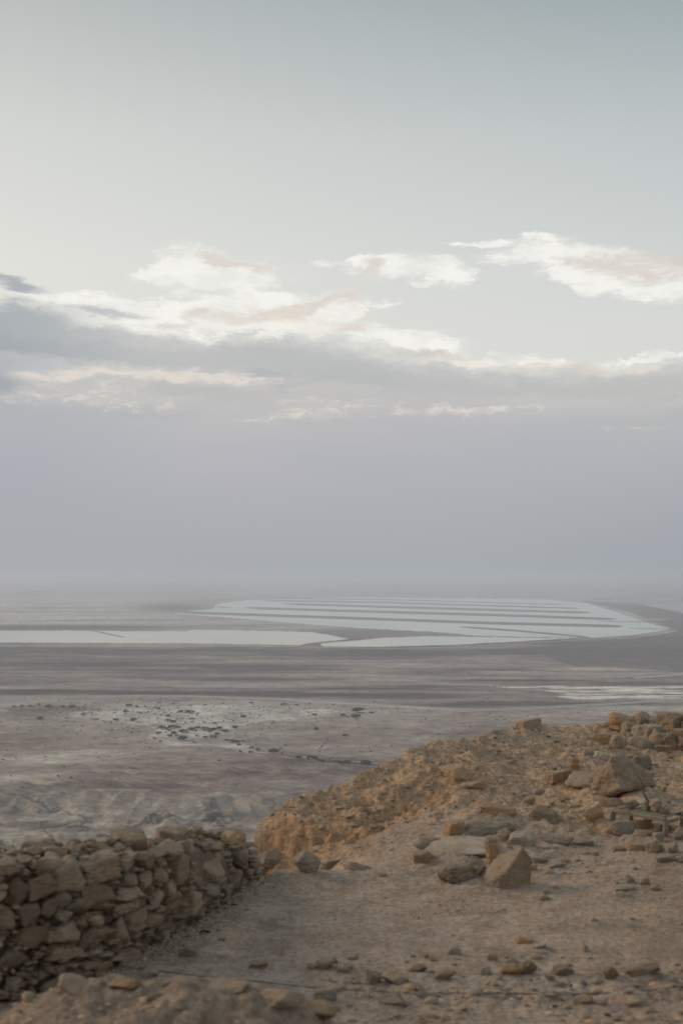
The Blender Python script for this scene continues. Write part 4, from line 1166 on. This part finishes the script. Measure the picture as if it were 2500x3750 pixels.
# stones lying on the broad top of the wall
topn = 0; tops = []
tries = 0
while topn < 84 and tries < 9000:
    tries += 1
    u = wrs.uniform(-110, 930); t = wrs.random()
    wp = wrs.choice([110, 90, 70, 56, 42, 32]) * wrs.uniform(.8, 1.2)
    d = dW_(u) + .02 + .72 * t
    zf = wz(u, float(interp(u, WTOP)), dW_(u)) - .04; zb = wz(u, float(interp(u, WBACK)), dW_(u) + .75) - .05
    z = zf + (zb - zf) * t; x = (u - 1250) / F * d; r_ = wp / F * d / 2
    if any((x - a) ** 2 + (d - b_) ** 2 < ((r_ + c_) * .78) ** 2 for a, b_, c_ in tops): continue
    tops.append((x, d, r_)); topn += 1
    L_ = r_ * 2; hh = L_ * wrs.uniform(.45, .8)
    cc = wrs.choice('tbbott') if t > .4 else wrs.choice('ttgb')
    me_ = wrs.choice(['boulder', 'round', 'block', 'boulder'])
    put_rock('stone', LIB[me_][wrs.randrange(6)], MATS[cc], Vector((x, d, z - hh * .10)) - WLOC,
             (L_, L_ * wrs.uniform(.7, 1.1), hh), (wrs.uniform(-.3, .3), wrs.uniform(-.3, .3), wrs.uniform(0, 6.28)), wall)

# ------------------------------------------------------------------ gravel and scree
def gravel(name, n, sampler, size, mat, seed, sub=1):
    rs = np.random.default_rng(seed)
    v0, f0 = ICO[sub]
    V0 = np.array(v0); F0 = np.array(f0)
    xs, ys = sampler(rs, n)
    zs = near_h(xs, ys)[0]
    n = len(xs)
    s = size[0] * (size[1] / size[0]) ** (rs.random(n) ** 2.2) * (np.asarray(ys) / 17) ** .5
    if sub == 1: jit = 1 + rs.normal(size=(n, len(V0), 1)) * .16
    else:
        U0 = V0 / np.linalg.norm(V0, axis=1)[:, None]; var = []
        for q_ in range(24):
            N_ = rs.normal(size=(8, 3)); N_ /= np.linalg.norm(N_, axis=1)[:, None]
            var.append((((np.clip(U0 @ N_.T, .03, 9) / rs.uniform(.7, 1.05, 8)) ** 26).sum(1)) ** (-1 / 26))
        jit = np.clip(np.array(var), .5, 1.5)[rs.integers(0, 24, n)][:, :, None]
    sc_ = np.stack([s, s * rs.uniform(.6, 1, n), s * rs.uniform(.35, .7, n)], -1)[:, None, :]
    p = V0[None] * jit * sc_
    a = rs.uniform(0, 6.28, n); ca, sa = np.cos(a)[:, None], np.sin(a)[:, None]
    q = np.stack([p[..., 0] * ca - p[..., 1] * sa, p[..., 0] * sa + p[..., 1] * ca, p[..., 2]], -1)
    q += np.stack([xs, ys, zs - s * .10], -1)[:, None, :]
    fc_ = (F0[None] + (np.arange(n) * len(V0))[:, None, None]).reshape(-1, 3)
    me = bpy.data.meshes.new(name); co = q.reshape(-1, 3).astype(np.float32)
    me.vertices.add(len(co)); me.vertices.foreach_set('co', co.ravel())
    me.loops.add(fc_.size); me.loops.foreach_set('vertex_index', fc_.ravel().astype(np.int32))
    me.polygons.add(len(fc_)); me.polygons.foreach_set('loop_start', np.arange(0, fc_.size, 3, dtype=np.int32))
    me.update(calc_edges=True)
    at = me.attributes.new('tone', 'FLOAT', 'POINT'); at.data.foreach_set('value', np.repeat(rs.random(n), len(V0)).astype(np.float32))
    return link(name, me, None, mat, 'stuff')


mg, b, bs = new_mat('gravel_stone')
at = b.n('ShaderNodeAttribute'); at.attribute_name = 'tone'
b.put(bs.inputs['Base Color'], b.ramp(at.outputs['Fac'], [(0, (.17, .125, .09, 1)), (.35, (.29, .215, .155, 1)), (.7, (.36, .265, .185, 1)), (.9, (.42, .28, .17, 1)), (1, (.48, .41, .33, 1))]))


def samp(regions):
    def f(rs, n):
        X, Y = [], []
        for (x0, x1, y0, y1, wt) in regions:
            k = int(n * wt); X.append(rs.uniform(x0, x1, k)); Y.append(rs.uniform(y0, y1, k))
        X = np.concatenate(X); Y = np.concatenate(Y)
        cl = fbm(X / .5, Y / .5, 3, 61)
        keep = rs.random(len(X)) < np.clip(.45 + cl * 1.6, .05, 1)
        U = 1250 + X / Y * F
        keep &= (Y < interp(U, RIM) - .02) & (Y > interp(U, [(-999, 99), (900, 99), (901, 10), (4000, 10)]) - 90 * (U > 900))
        keep &= ~((U < 930) & (Y > interp(U, WALL) - .05))
        return X[keep], Y[keep]
    return f


gravel('gravel', 12000, samp([(-1.4, 1.6, 18.2, 21.5, .26), (0.3, 5.5, 17.5, 27, .42), (0.3, 4.6, 14.5, 17.5, .22), (-1.6, 2.2, 12.5, 17, .10)]), (.006, .034), mg, 1)
gravel('rubble', 1500, samp([(-.3, 3.3, 11.0, 12.5, .7), (0, 3.2, 10.2, 11.2, .3)]), (.018, .075), mg, 2, 2)
gravel('rubble', 1000, samp([(.8, 3.0, 15.6, 17.9, .34), (2.6, 6.0, 19, 25.5, .36), (2.2, 4.4, 17, 20, .16), (-1.2, 1.6, 18.4, 21, .14)]), (.018, .085), mg, 5, 2)
gravel('rubble', 180, samp([(-1.2, 1.8, 18.3, 21.5, .35), (1.5, 5.8, 19.5, 26, .45), (.7, 2.6, 16.0, 17.8, .2)]), (.03, .085), mg, 8, 3)
gravel('rubble', 500, lambda rs, n: (rs.uniform(-2.3, .2, n), rs.uniform(8.6, 10.4, n)), (.012, .07), mg, 6, 2)


def scree_s(rs, n):
    ln = np.array([(-1.0, 16.3), (-1.55, 14.1), (-1.95, 12.9), (-2.5, 12.1)])
    t = rs.uniform(0, 3, n); i = t.astype(int); f_ = t - i
    p = ln[i] * (1 - f_)[:, None] + ln[np.minimum(i + 1, 3)] * f_[:, None]
    off = np.abs(rs.normal(size=n)) * .22
    return p[:, 0] + off * .9 + .02, p[:, 1] + off * .1


gravel('scree', 2600, scree_s, (.008, .04), mg, 3)

# ------------------------------------------------------------------ old wooden frame, branch, cable
def tube(name, pts_, radii, mat, parent=None, seg=8):
    verts, faces = [], []
    Pp = [Vector(p) for p in pts_]
    for i, p in enumerate(Pp):
        t = (Pp[min(i + 1, len(Pp) - 1)] - Pp[max(i - 1, 0)]).normalized()
        a = t.orthogonal().normalized() if i == 0 else (a - t * a.dot(t)).normalized()
        b_ = t.cross(a)
        for k in range(seg):
            an = 2 * math.pi * k / seg
            verts.append(p + (a * math.cos(an) + b_ * math.sin(an)) * radii[i])
    for i in range(len(Pp) - 1):
        for k in range(seg):
            k2 = (k + 1) % seg; faces.append((i * seg + k, i * seg + k2, (i + 1) * seg + k2, (i + 1) * seg + k))
    faces.append(tuple(range(seg))[::-1]); faces.append(tuple((len(Pp) - 1) * seg + k for k in range(seg)))
    return link(name, py_mesh(name, verts, faces, True), parent, mat)


def beam(name, a, b_, wdt, hgt, mat, parent, roll=0.0):
    a, b_ = Vector(a), Vector(b_); d = b_ - a; L_ = d.length
    bm = bmesh.new(); bmesh.ops.create_cube(bm, size=1)
    bmesh.ops.scale(bm, vec=(L_, wdt, hgt), verts=bm.verts)
    bmesh.ops.subdivide_edges(bm, edges=[e for e in bm.edges if abs((e.verts[0].co - e.verts[1].co).x) > L_ * .5], cuts=6)
    for v in bm.verts:
        v.co.y += random.uniform(-.05, .05) * wdt; v.co.z += random.uniform(-.06, .06) * hgt
    bmesh.ops.bevel(bm, geom=bm.edges[:], offset=min(wdt, hgt) * .12, segments=1, affect='EDGES')
    me_ = bpy.data.meshes.new(name); bm.to_mesh(me_); bm.free()
    o = link(name, me_, parent, mat)
    o.location = (a + b_) / 2
    q = d.to_track_quat('X', 'Z'); o.rotation_euler = (q @ Euler((roll, 0, 0)).to_quaternion()).to_euler()
    return o


mw, b, bs = new_mat('weathered_wood')
tcw = b.n('ShaderNodeTexCoord').outputs['Object']
gr = b.noise(b.vm('MULTIPLY', tcw, (3, 60, 60)), 1.0, 5, .6)
b.put(bs.inputs['Base Color'], b.mix(b.step(gr, .3, .7), (.15, .12, .095, 1), (.33, .28, .22, 1)))
bump(b, bs, gr, .8, .006)
FL = Vector((3.43, 18.15, 0)); FR = Vector((3.94, 17.46, 0)); SD = Vector((.30, .36, 0)); BL = FL + SD; BR = FR + SD
tz = wz(2239, 2966, 18.15)
fr = bpy.data.objects.new('wooden_frame', None); COL.objects.link(fr)
tag(fr, 'low old grey wooden frame on short legs holding stones', 'wooden frame')
fr.location = (0, 0, 0)
up = lambda p, z: Vector((p.x, p.y, z))
for c in (FL, FR, BL, BR): beam('leg', up(c, gh(c.x, c.y) - .06), up(c, tz - .018), .062, .062, mw, fr)
beam('rail', up(FL, tz), up(FR, tz), .06, .046, mw, fr)
beam('rail', up(BL, tz), up(BR, tz), .05, .034, mw, fr)
beam('rail', up(FR, tz - .037), up(BR, tz - .037), .04, .034, mw, fr)
beam('rail', up(FL, tz - .037), up(BL, tz - .037), .04, .034, mw, fr)
for k, f_ in enumerate((.52, .60, .68, .76, .84, .93)):
    a = FL.lerp(FR, f_); c = a + SD
    beam('plank', up(a, tz + .026 + .002 * (k % 2)), up(c + SD * .04, tz + .028), .062, .014, mw, fr, random.uniform(-.05, .05))
for k, f_ in enumerate((.08, .24, .40)):
    a = FL.lerp(FR, f_); beam('plank', up(a, tz + .024), up(a + SD, tz + .026), .09, .014, mw, fr, .04)
# stones carried by the frame
for k, (a_, b_, c_, d_, cc, lb) in enumerate([(2262, 2316, 2950, 2976, 't', 'flat brown stone on the left end of the wooden frame'), (2320, 2357, 2956, 2981, 'g', 'dark rounded stone in the middle of the wooden frame'),
                                (2350, 2393, 2946, 2985, 't', 'tall tan stone on the wooden frame at the branch foot'), (2392, 2428, 2964, 2990, 't', 'tan stone on the wooden frame right of the branch foot')]):
    u = (a_ + b_) / 2; f_ = (u - 2239) / (2425 - 2239); base = FL.lerp(FR, min(max(f_, .12), .88)) + SD * .32
    wd = (b_ - a_) / F * 17.9 * 1.15; hh = (d_ - c_) / F * 17.9 * 1.35
    o = put_rock('stone', LIB['boulder'][k], MATS[cc], (base.x, base.y, tz + .03 + hh * .47), (wd, wd * .75, hh), (0, 0, k * 1.3))
    tag(o, lb, 'stone')
mb = mat_flat('dry_bark', (.12, .085, .06), (.19, .14, .10), 30)
bp = [(2436, 2988), (2424, 2973), (2386, 2951), (2371, 2935), (2355, 2906), (2353, 2888), (2346, 2861), (2328, 2835), (2315, 2812), (2309, 2795)]
bpts = []
for k, (u, v) in enumerate(bp):
    dd = 17.8 + k * .02; r = ray(u, v); bpts.append((r[0] / r[1] * dd, dd, CAM_Z + r[2] / r[1] * dd))
br = tube('dry_branch', bpts, [.024, .022, .018, .014, .011, .011, .009, .007, .006, .004], mb)
tag(br, 'thin bare dry branch rising from the stones on the wooden frame', 'branch')
tube('twig', [bpts[5], (bpts[5][0] + .03, bpts[5][1], bpts[5][2] + .03), (bpts[5][0] + .045, bpts[5][1], bpts[5][2] + .075)], [.007, .004, .002], mb, br)
tube('twig', [bpts[2], (bpts[2][0] + .06, bpts[2][1] - .02, bpts[2][2] + .02), (bpts[2][0] + .12, bpts[2][1] - .03, bpts[2][2] + .03)], [.014, .010, .006], mb, br)
cl = [(425, 3540), (560, 3556), (746, 3578), (950, 3600), (1150, 3618), (1300, 3630), (1500, 3638), (1700, 3642), (1900, 3644), (2100, 3642), (2300, 3636), (2450, 3622), (2600, 3606)]
cp = []
for k in range(len(cl) - 1):
    for t in (0, .33, .66):
        u = cl[k][0] + (cl[k + 1][0] - cl[k][0]) * t; v = cl[k][1] + (cl[k + 1][1] - cl[k][1]) * t
        x, y, z = hit(u, v); cp.append((x, y, z + .003))
mc = mat_flat('cable_rubber', (.12, .10, .085), (.16, .13, .11), 20)
cb = tube('cable', cp, [.0045] * len(cp), mc)
tag(cb, 'thin dark cable lying across the path in front of the stones', 'cable')
x, y, z = hit(748, 3422)
bm = bmesh.new()
vs_ = [bm.verts.new(p) for p in [(-.055, -.03, .0), (-.01, -.015, .022), (.03, .0, .03), (.055, .03, .012), (.02, .045, .004), (-.02, .02, .03)]]
bm.faces.new((vs_[0], vs_[1], vs_[5])); bm.faces.new((vs_[1], vs_[2], vs_[5])); bm.faces.new((vs_[2], vs_[4], vs_[5])); bm.faces.new((vs_[2], vs_[3], vs_[4]))
r_ = bmesh.ops.extrude_face_region(bm, geom=bm.faces[:]); bmesh.ops.translate(bm, vec=(0, 0, .012), verts=[g_ for g_ in r_['geom'] if isinstance(g_, bmesh.types.BMVert)])
bmesh.ops.recalc_face_normals(bm, faces=bm.faces)
me = bpy.data.meshes.new('dark_scrap'); bm.to_mesh(me); bm.free()
o = link('dark_scrap', me, None, mat_flat('black_scrap', (.03, .027, .025), (.05, .045, .04), 20)); o.location = (x, y, z)
tag(o, 'small crumpled black scrap lying on the smooth path', 'scrap')

# ------------------------------------------------------------------ trees in the dry valley
M_LEAF = mat_flat('acacia_leaves', (0.040, 0.040, 0.032), (0.052, 0.050, 0.040), 0.3)
M_TRUNK = mat_flat('acacia_bark', (0.10, 0.08, 0.065), (0.07, 0.055, 0.045), 0.5)


def crown_mesh(seed):
    rs = np.random.default_rng(seed); verts = []; faces = []
    v1, f1 = ICO[1]
    nb = 15
    for k in range(nb):
        a = rs.uniform(0, 6.28); rr = math.sqrt(rs.random()) * .36
        c = np.array([math.cos(a) * rr, math.sin(a) * rr, .58 + rs.uniform(-.22, .2) - rr * .45])
        s = rs.uniform(.10, .19); base = len(verts)
        for p in v1: verts.append(c + p * s * (1 + rs.normal() * .22) * np.array([1.15, 1.15, .75]))
        faces += [tuple(base + i for i in q) for q in f1]
    for k in range(70):
        a = rs.uniform(0, 6.28); rr = rs.uniform(.1, .5)
        c = np.array([math.cos(a) * rr, math.sin(a) * rr, .55 + rs.uniform(-.32, .33) * (1 - rr)]); base = len(verts)
        d1, d2 = rs.normal(size=3) * .05, rs.normal(size=3) * .05
        verts += [c, c + d1, c + d1 + d2, c + d2]; faces.append((base, base + 1, base + 2, base + 3))
    return py_mesh('crown', verts, faces)


def trunk_mesh(seed):
    rs = np.random.default_rng(seed); verts = []; faces = []
    def limb(a, b_, r0, r1):
        base = len(verts); a = np.array(a, float); b_ = np.array(b_, float)
        for p, r in ((a, r0), (b_, r1)):
            for k in range(6): an = k * math.pi / 3; verts.append(p + np.array([math.cos(an) * r, math.sin(an) * r, 0]))
        for k in range(6): k2 = (k + 1) % 6; faces.append((base + k, base + k2, base + 6 + k2, base + 6 + k))
    limb((0, 0, -.02), (.02, 0, .25), .045, .03)
    for k in range(4):
        an = k * 1.57 + rs.uniform(0, 1); limb((.02, 0, .22), (math.cos(an) * .25, math.sin(an) * .25, .55), .026, .01)
    return py_mesh('trunk', verts, faces)


CR = [crown_mesh(i) for i in range(5)]; TK = [trunk_mesh(i) for i in range(3)]


def tree(u, v, wp, hp, name, label, cat, group, i):
    x, y = pl(u, v)
    zz = float(plain_height(np.array([x]), np.array([y]))[0][0])
    wd = wp / F * y * 1.4; hh = max(hp / F * y * 1.25, wd * .42)
    t = bpy.data.objects.new(name, None); COL.objects.link(t)
    t.location = (x, y, PZ + zz); t.rotation_euler = (0, 0, i * 1.7); t.scale = (wd, wd, hh)
    if group:
        size = 'big' if wp > 20 else ('medium sized' if wp > 12 else 'small')
        label = label.replace('dark ', size + ' dark ', 1)
        if 'fan' in group: label += ', ' + ('in the dense clump' if v > 2655 and u < 800 else 'right of the dense clump' if v > 2655 else 'towards the road' if v < 2600 else 'behind the dense clump')
        elif 'channel' in group: label += ' ' + ('on the channel bank' if v > 2680 else 'near the road')
    tag(t, label, cat, group)
    link('crown', CR[i % 5], t, M_LEAF); link('trunk', TK[i % 3], t, M_TRUNK)


def conv(L_, ox, oy, s): return [(ox + a * s, oy + b_ * s, c * s, d * s) for a, b_, c, d in L_]


A_ = conv([(365, 465, 90, 50), (430, 468, 55, 28), (515, 462, 110, 32), (600, 460, 65, 34), (470, 498, 65, 30), (320, 545, 75, 42), (255, 598, 40, 26), (480, 578, 70, 36), (540, 560, 80, 56),
           (580, 586, 50, 26), (668, 528, 115, 60), (680, 630, 125, 78), (345, 645, 45, 14), (815, 660, 40, 20), (845, 676, 30, 18), (790, 498, 110, 34), (880, 458, 80, 24), (975, 472, 90, 22),
           (1085, 500, 90, 54), (1050, 522, 60, 30), (1160, 560, 75, 42), (1270, 530, 90, 48), (1105, 592, 80, 30), (990, 596, 60, 30), (868, 578, 45, 24), (985, 505, 50, 18), (1200, 462, 90, 24),
           (1415, 455, 90, 18), (1290, 635, 60, 26), (1365, 665, 90, 44), (1445, 670, 80, 30), (1468, 700, 60, 22), (1525, 648, 50, 20), (1490, 792, 44, 16), (455, 296, 65, 34), (448, 334, 65, 16),
           (525, 356, 80, 24), (800, 318, 60, 32), (808, 360, 45, 18), (640, 232, 80, 24), (765, 246, 120, 26), (325, 188, 45, 40), (320, 94, 36, 24), (270, 160, 40, 24), (62, 240, 40, 22), (170, 234, 32, 24),
           (20, 238, 40, 18), (125, 140, 30, 18), (400, 232, 30, 16), (525, 104, 36, 14), (985, 128, 40, 14), (1120, 398, 60, 24), (1535, 292, 60, 30), (1388, 250, 26, 16), (885, 250, 28, 18)], 500, 2550, .2551)
B_ = conv([(400, 545, 88, 46), (640, 590, 60, 26), (765, 605, 88, 34), (840, 612, 70, 16), (1022, 638, 60, 28), (1098, 640, 66, 32), (1268, 650, 90, 28), (108, 192, 50, 20), (788, 172, 46, 18),
           (1205, 152, 100, 18), (1168, 172, 36, 16), (1060, 182, 50, 16), (1185, 210, 80, 26), (1110, 192, 34, 12), (1332, 162, 40, 12), (1085, 380, 56, 14), (245, 512, 40, 14), (185, 498, 40, 10), (175, 536, 40, 12),
           (183, 72, 34, 12), (490, 84, 44, 16), (615, 86, 30, 14), (920, 114, 20, 8)], 850, 2550, .3827)
C_ = conv([(325, 293, 70, 30), (682, 265, 40, 16), (535, 286, 26, 10), (700, 205, 36, 20), (1085, 310, 60, 28), (955, 304, 50, 20), (905, 312, 26, 12), (1020, 248, 50, 18), (942, 378, 34, 14), (815, 402, 16, 10),
           (1055, 186, 60, 16), (1110, 200, 40, 16), (862, 306, 26, 12), (195, 190, 40, 26), (330, 190, 50, 22), (120, 196, 40, 18), (745, 240, 20, 12), (260, 192, 40, 16), (420, 196, 50, 18), (520, 200, 60, 16), (600, 200, 50, 14)], 0, 2500, .4464)
k = 0
for (lst, lb, gp) in ((A_, 'dark acacia tree on the pale gravel fan', 'acacia trees on the wadi fan'), (B_, 'dark acacia tree standing', 'acacia trees along the channel'),
                      (C_, 'dark shrubby tree at the far left of the plain', 'trees at the left of the plain')):
    for e in lst:
        if gp.endswith('plain'): e = (e[0] + random.uniform(-9, 9), e[1] + random.uniform(-3, 3), e[2] * random.uniform(.5, 1.1), e[3] * random.uniform(.6, 1.1))
        tree(*e, 'acacia_tree', lb, 'tree', gp, k); k += 1
tree(*conv([(803, 312, 42, 40)], 850, 2550, .3827)[0], 'acacia_tree', 'lone dark acacia tree standing on the bare plain', 'tree', None, 77)

rs = np.random.default_rng(77)
us_ = rs.uniform(-100, 2600, 9000); vs2 = 2555 + 330 * rs.random(9000) ** 1.5
den = .10 + .9 * ellipse(us_, vs2, 650, 2630, 420, 45) + .9 * ellipse(us_, vs2, 200, 2592, 220, 9) + .5 * ellipse(us_, vs2, 1300, 2600, 500, 14) + .5 * np.exp(-(polyline_dist(us_, vs2, [(860, 2705), (1030, 2756), (1350, 2795)], 2.0) / 25) ** 2)
kp = rs.random(9000) < den * .6
verts, faces = [], []
for u, v in zip(us_[kp], vs2[kp]):
    x, y = pl(u, v); z0 = PZ + float(plain_height(np.array([x]), np.array([y]))[0][0])
    sz = rs.uniform(.8, 2.6) * (1.5 if rs.random() < .12 else 1); base = len(verts)
    for p in ICO[1][0]: verts.append(p * sz * (1 + rs.normal() * .2) * np.array([1.3, 1.3, .7]) + np.array([x, y, z0 + sz * .4]))
    faces += [tuple(base + i for i in q) for q in ICO[1][1]]
link('scrub', py_mesh('scrub', verts, faces), None, mat_flat('scrub_leaves', (.085, .075, .06), (.12, .10, .08), .2), 'stuff')

# long low white shed by the track
x, y = pl(352, 2633)
sh = bpy.data.objects.new('shed', None); COL.objects.link(sh); sh.location = (x, y, PZ); sh.rotation_euler = (0, 0, .1)
tag(sh, 'long low white shed beside the track on the plain', 'shed')
Lh, Dh, Hh = 19, 7, 3.6
vts = [(-Lh / 2, -Dh / 2, -2), (Lh / 2, -Dh / 2, -2), (Lh / 2, Dh / 2, -2), (-Lh / 2, Dh / 2, -2), (-Lh / 2, -Dh / 2, Hh), (Lh / 2, -Dh / 2, Hh), (Lh / 2, Dh / 2, Hh), (-Lh / 2, Dh / 2, Hh)]
link('wall', py_mesh('shed_wall', vts, [(0, 1, 5, 4), (1, 2, 6, 5), (2, 3, 7, 6), (3, 0, 4, 7), (4, 5, 6, 7)]), sh, mat_flat('shed_paint', (.30, .29, .28), (.22, .21, .2), .5))
a = .5
link('roof', py_mesh('shed_roof', [(-Lh / 2 - a, -Dh / 2 - a, Hh + .05), (Lh / 2 + a, -Dh / 2 - a, Hh + .05), (Lh / 2 + a, Dh / 2 + a, Hh + .05), (-Lh / 2 - a, Dh / 2 + a, Hh + .05), (-Lh / 2 - a, 0, Hh + 1.6), (Lh / 2 + a, 0, Hh + 1.6)],
     [(0, 1, 5, 4), (2, 3, 4, 5), (0, 4, 3), (1, 2, 5), (0, 3, 2, 1)]), sh, mat_flat('shed_roof_white', (.78, .80, .82), (.7, .72, .74), .5))

# ------------------------------------------------------------------ haze
HB = 72000.0
vts = [(sx_ * HB, sy_ * HB, z_) for z_ in (-545.0, 4.6) for sx_, sy_ in ((-1, -1), (1, -1), (1, 1), (-1, 1))]
hz = link('haze', py_mesh('haze', vts, [(3, 2, 1, 0), (4, 5, 6, 7), (0, 1, 5, 4), (1, 2, 6, 5), (2, 3, 7, 6), (3, 0, 4, 7)]))
hz['kind'] = 'stuff'
mh = bpy.data.materials.new('haze_air'); mh.use_nodes = True
mh.node_tree.nodes.clear()
hv = mh.node_tree.nodes.new('ShaderNodeVolumePrincipled'); ho = mh.node_tree.nodes.new('ShaderNodeOutputMaterial')
mh.node_tree.links.new(hv.outputs[0], ho.inputs['Volume'])
hv.inputs['Density'].default_value = 5.2e-5
hv.inputs['Color'].default_value = (0.825, 0.885, 1.0, 1)
hv.inputs['Anisotropy'].default_value = 0.2
hz.data.materials.append(mh)
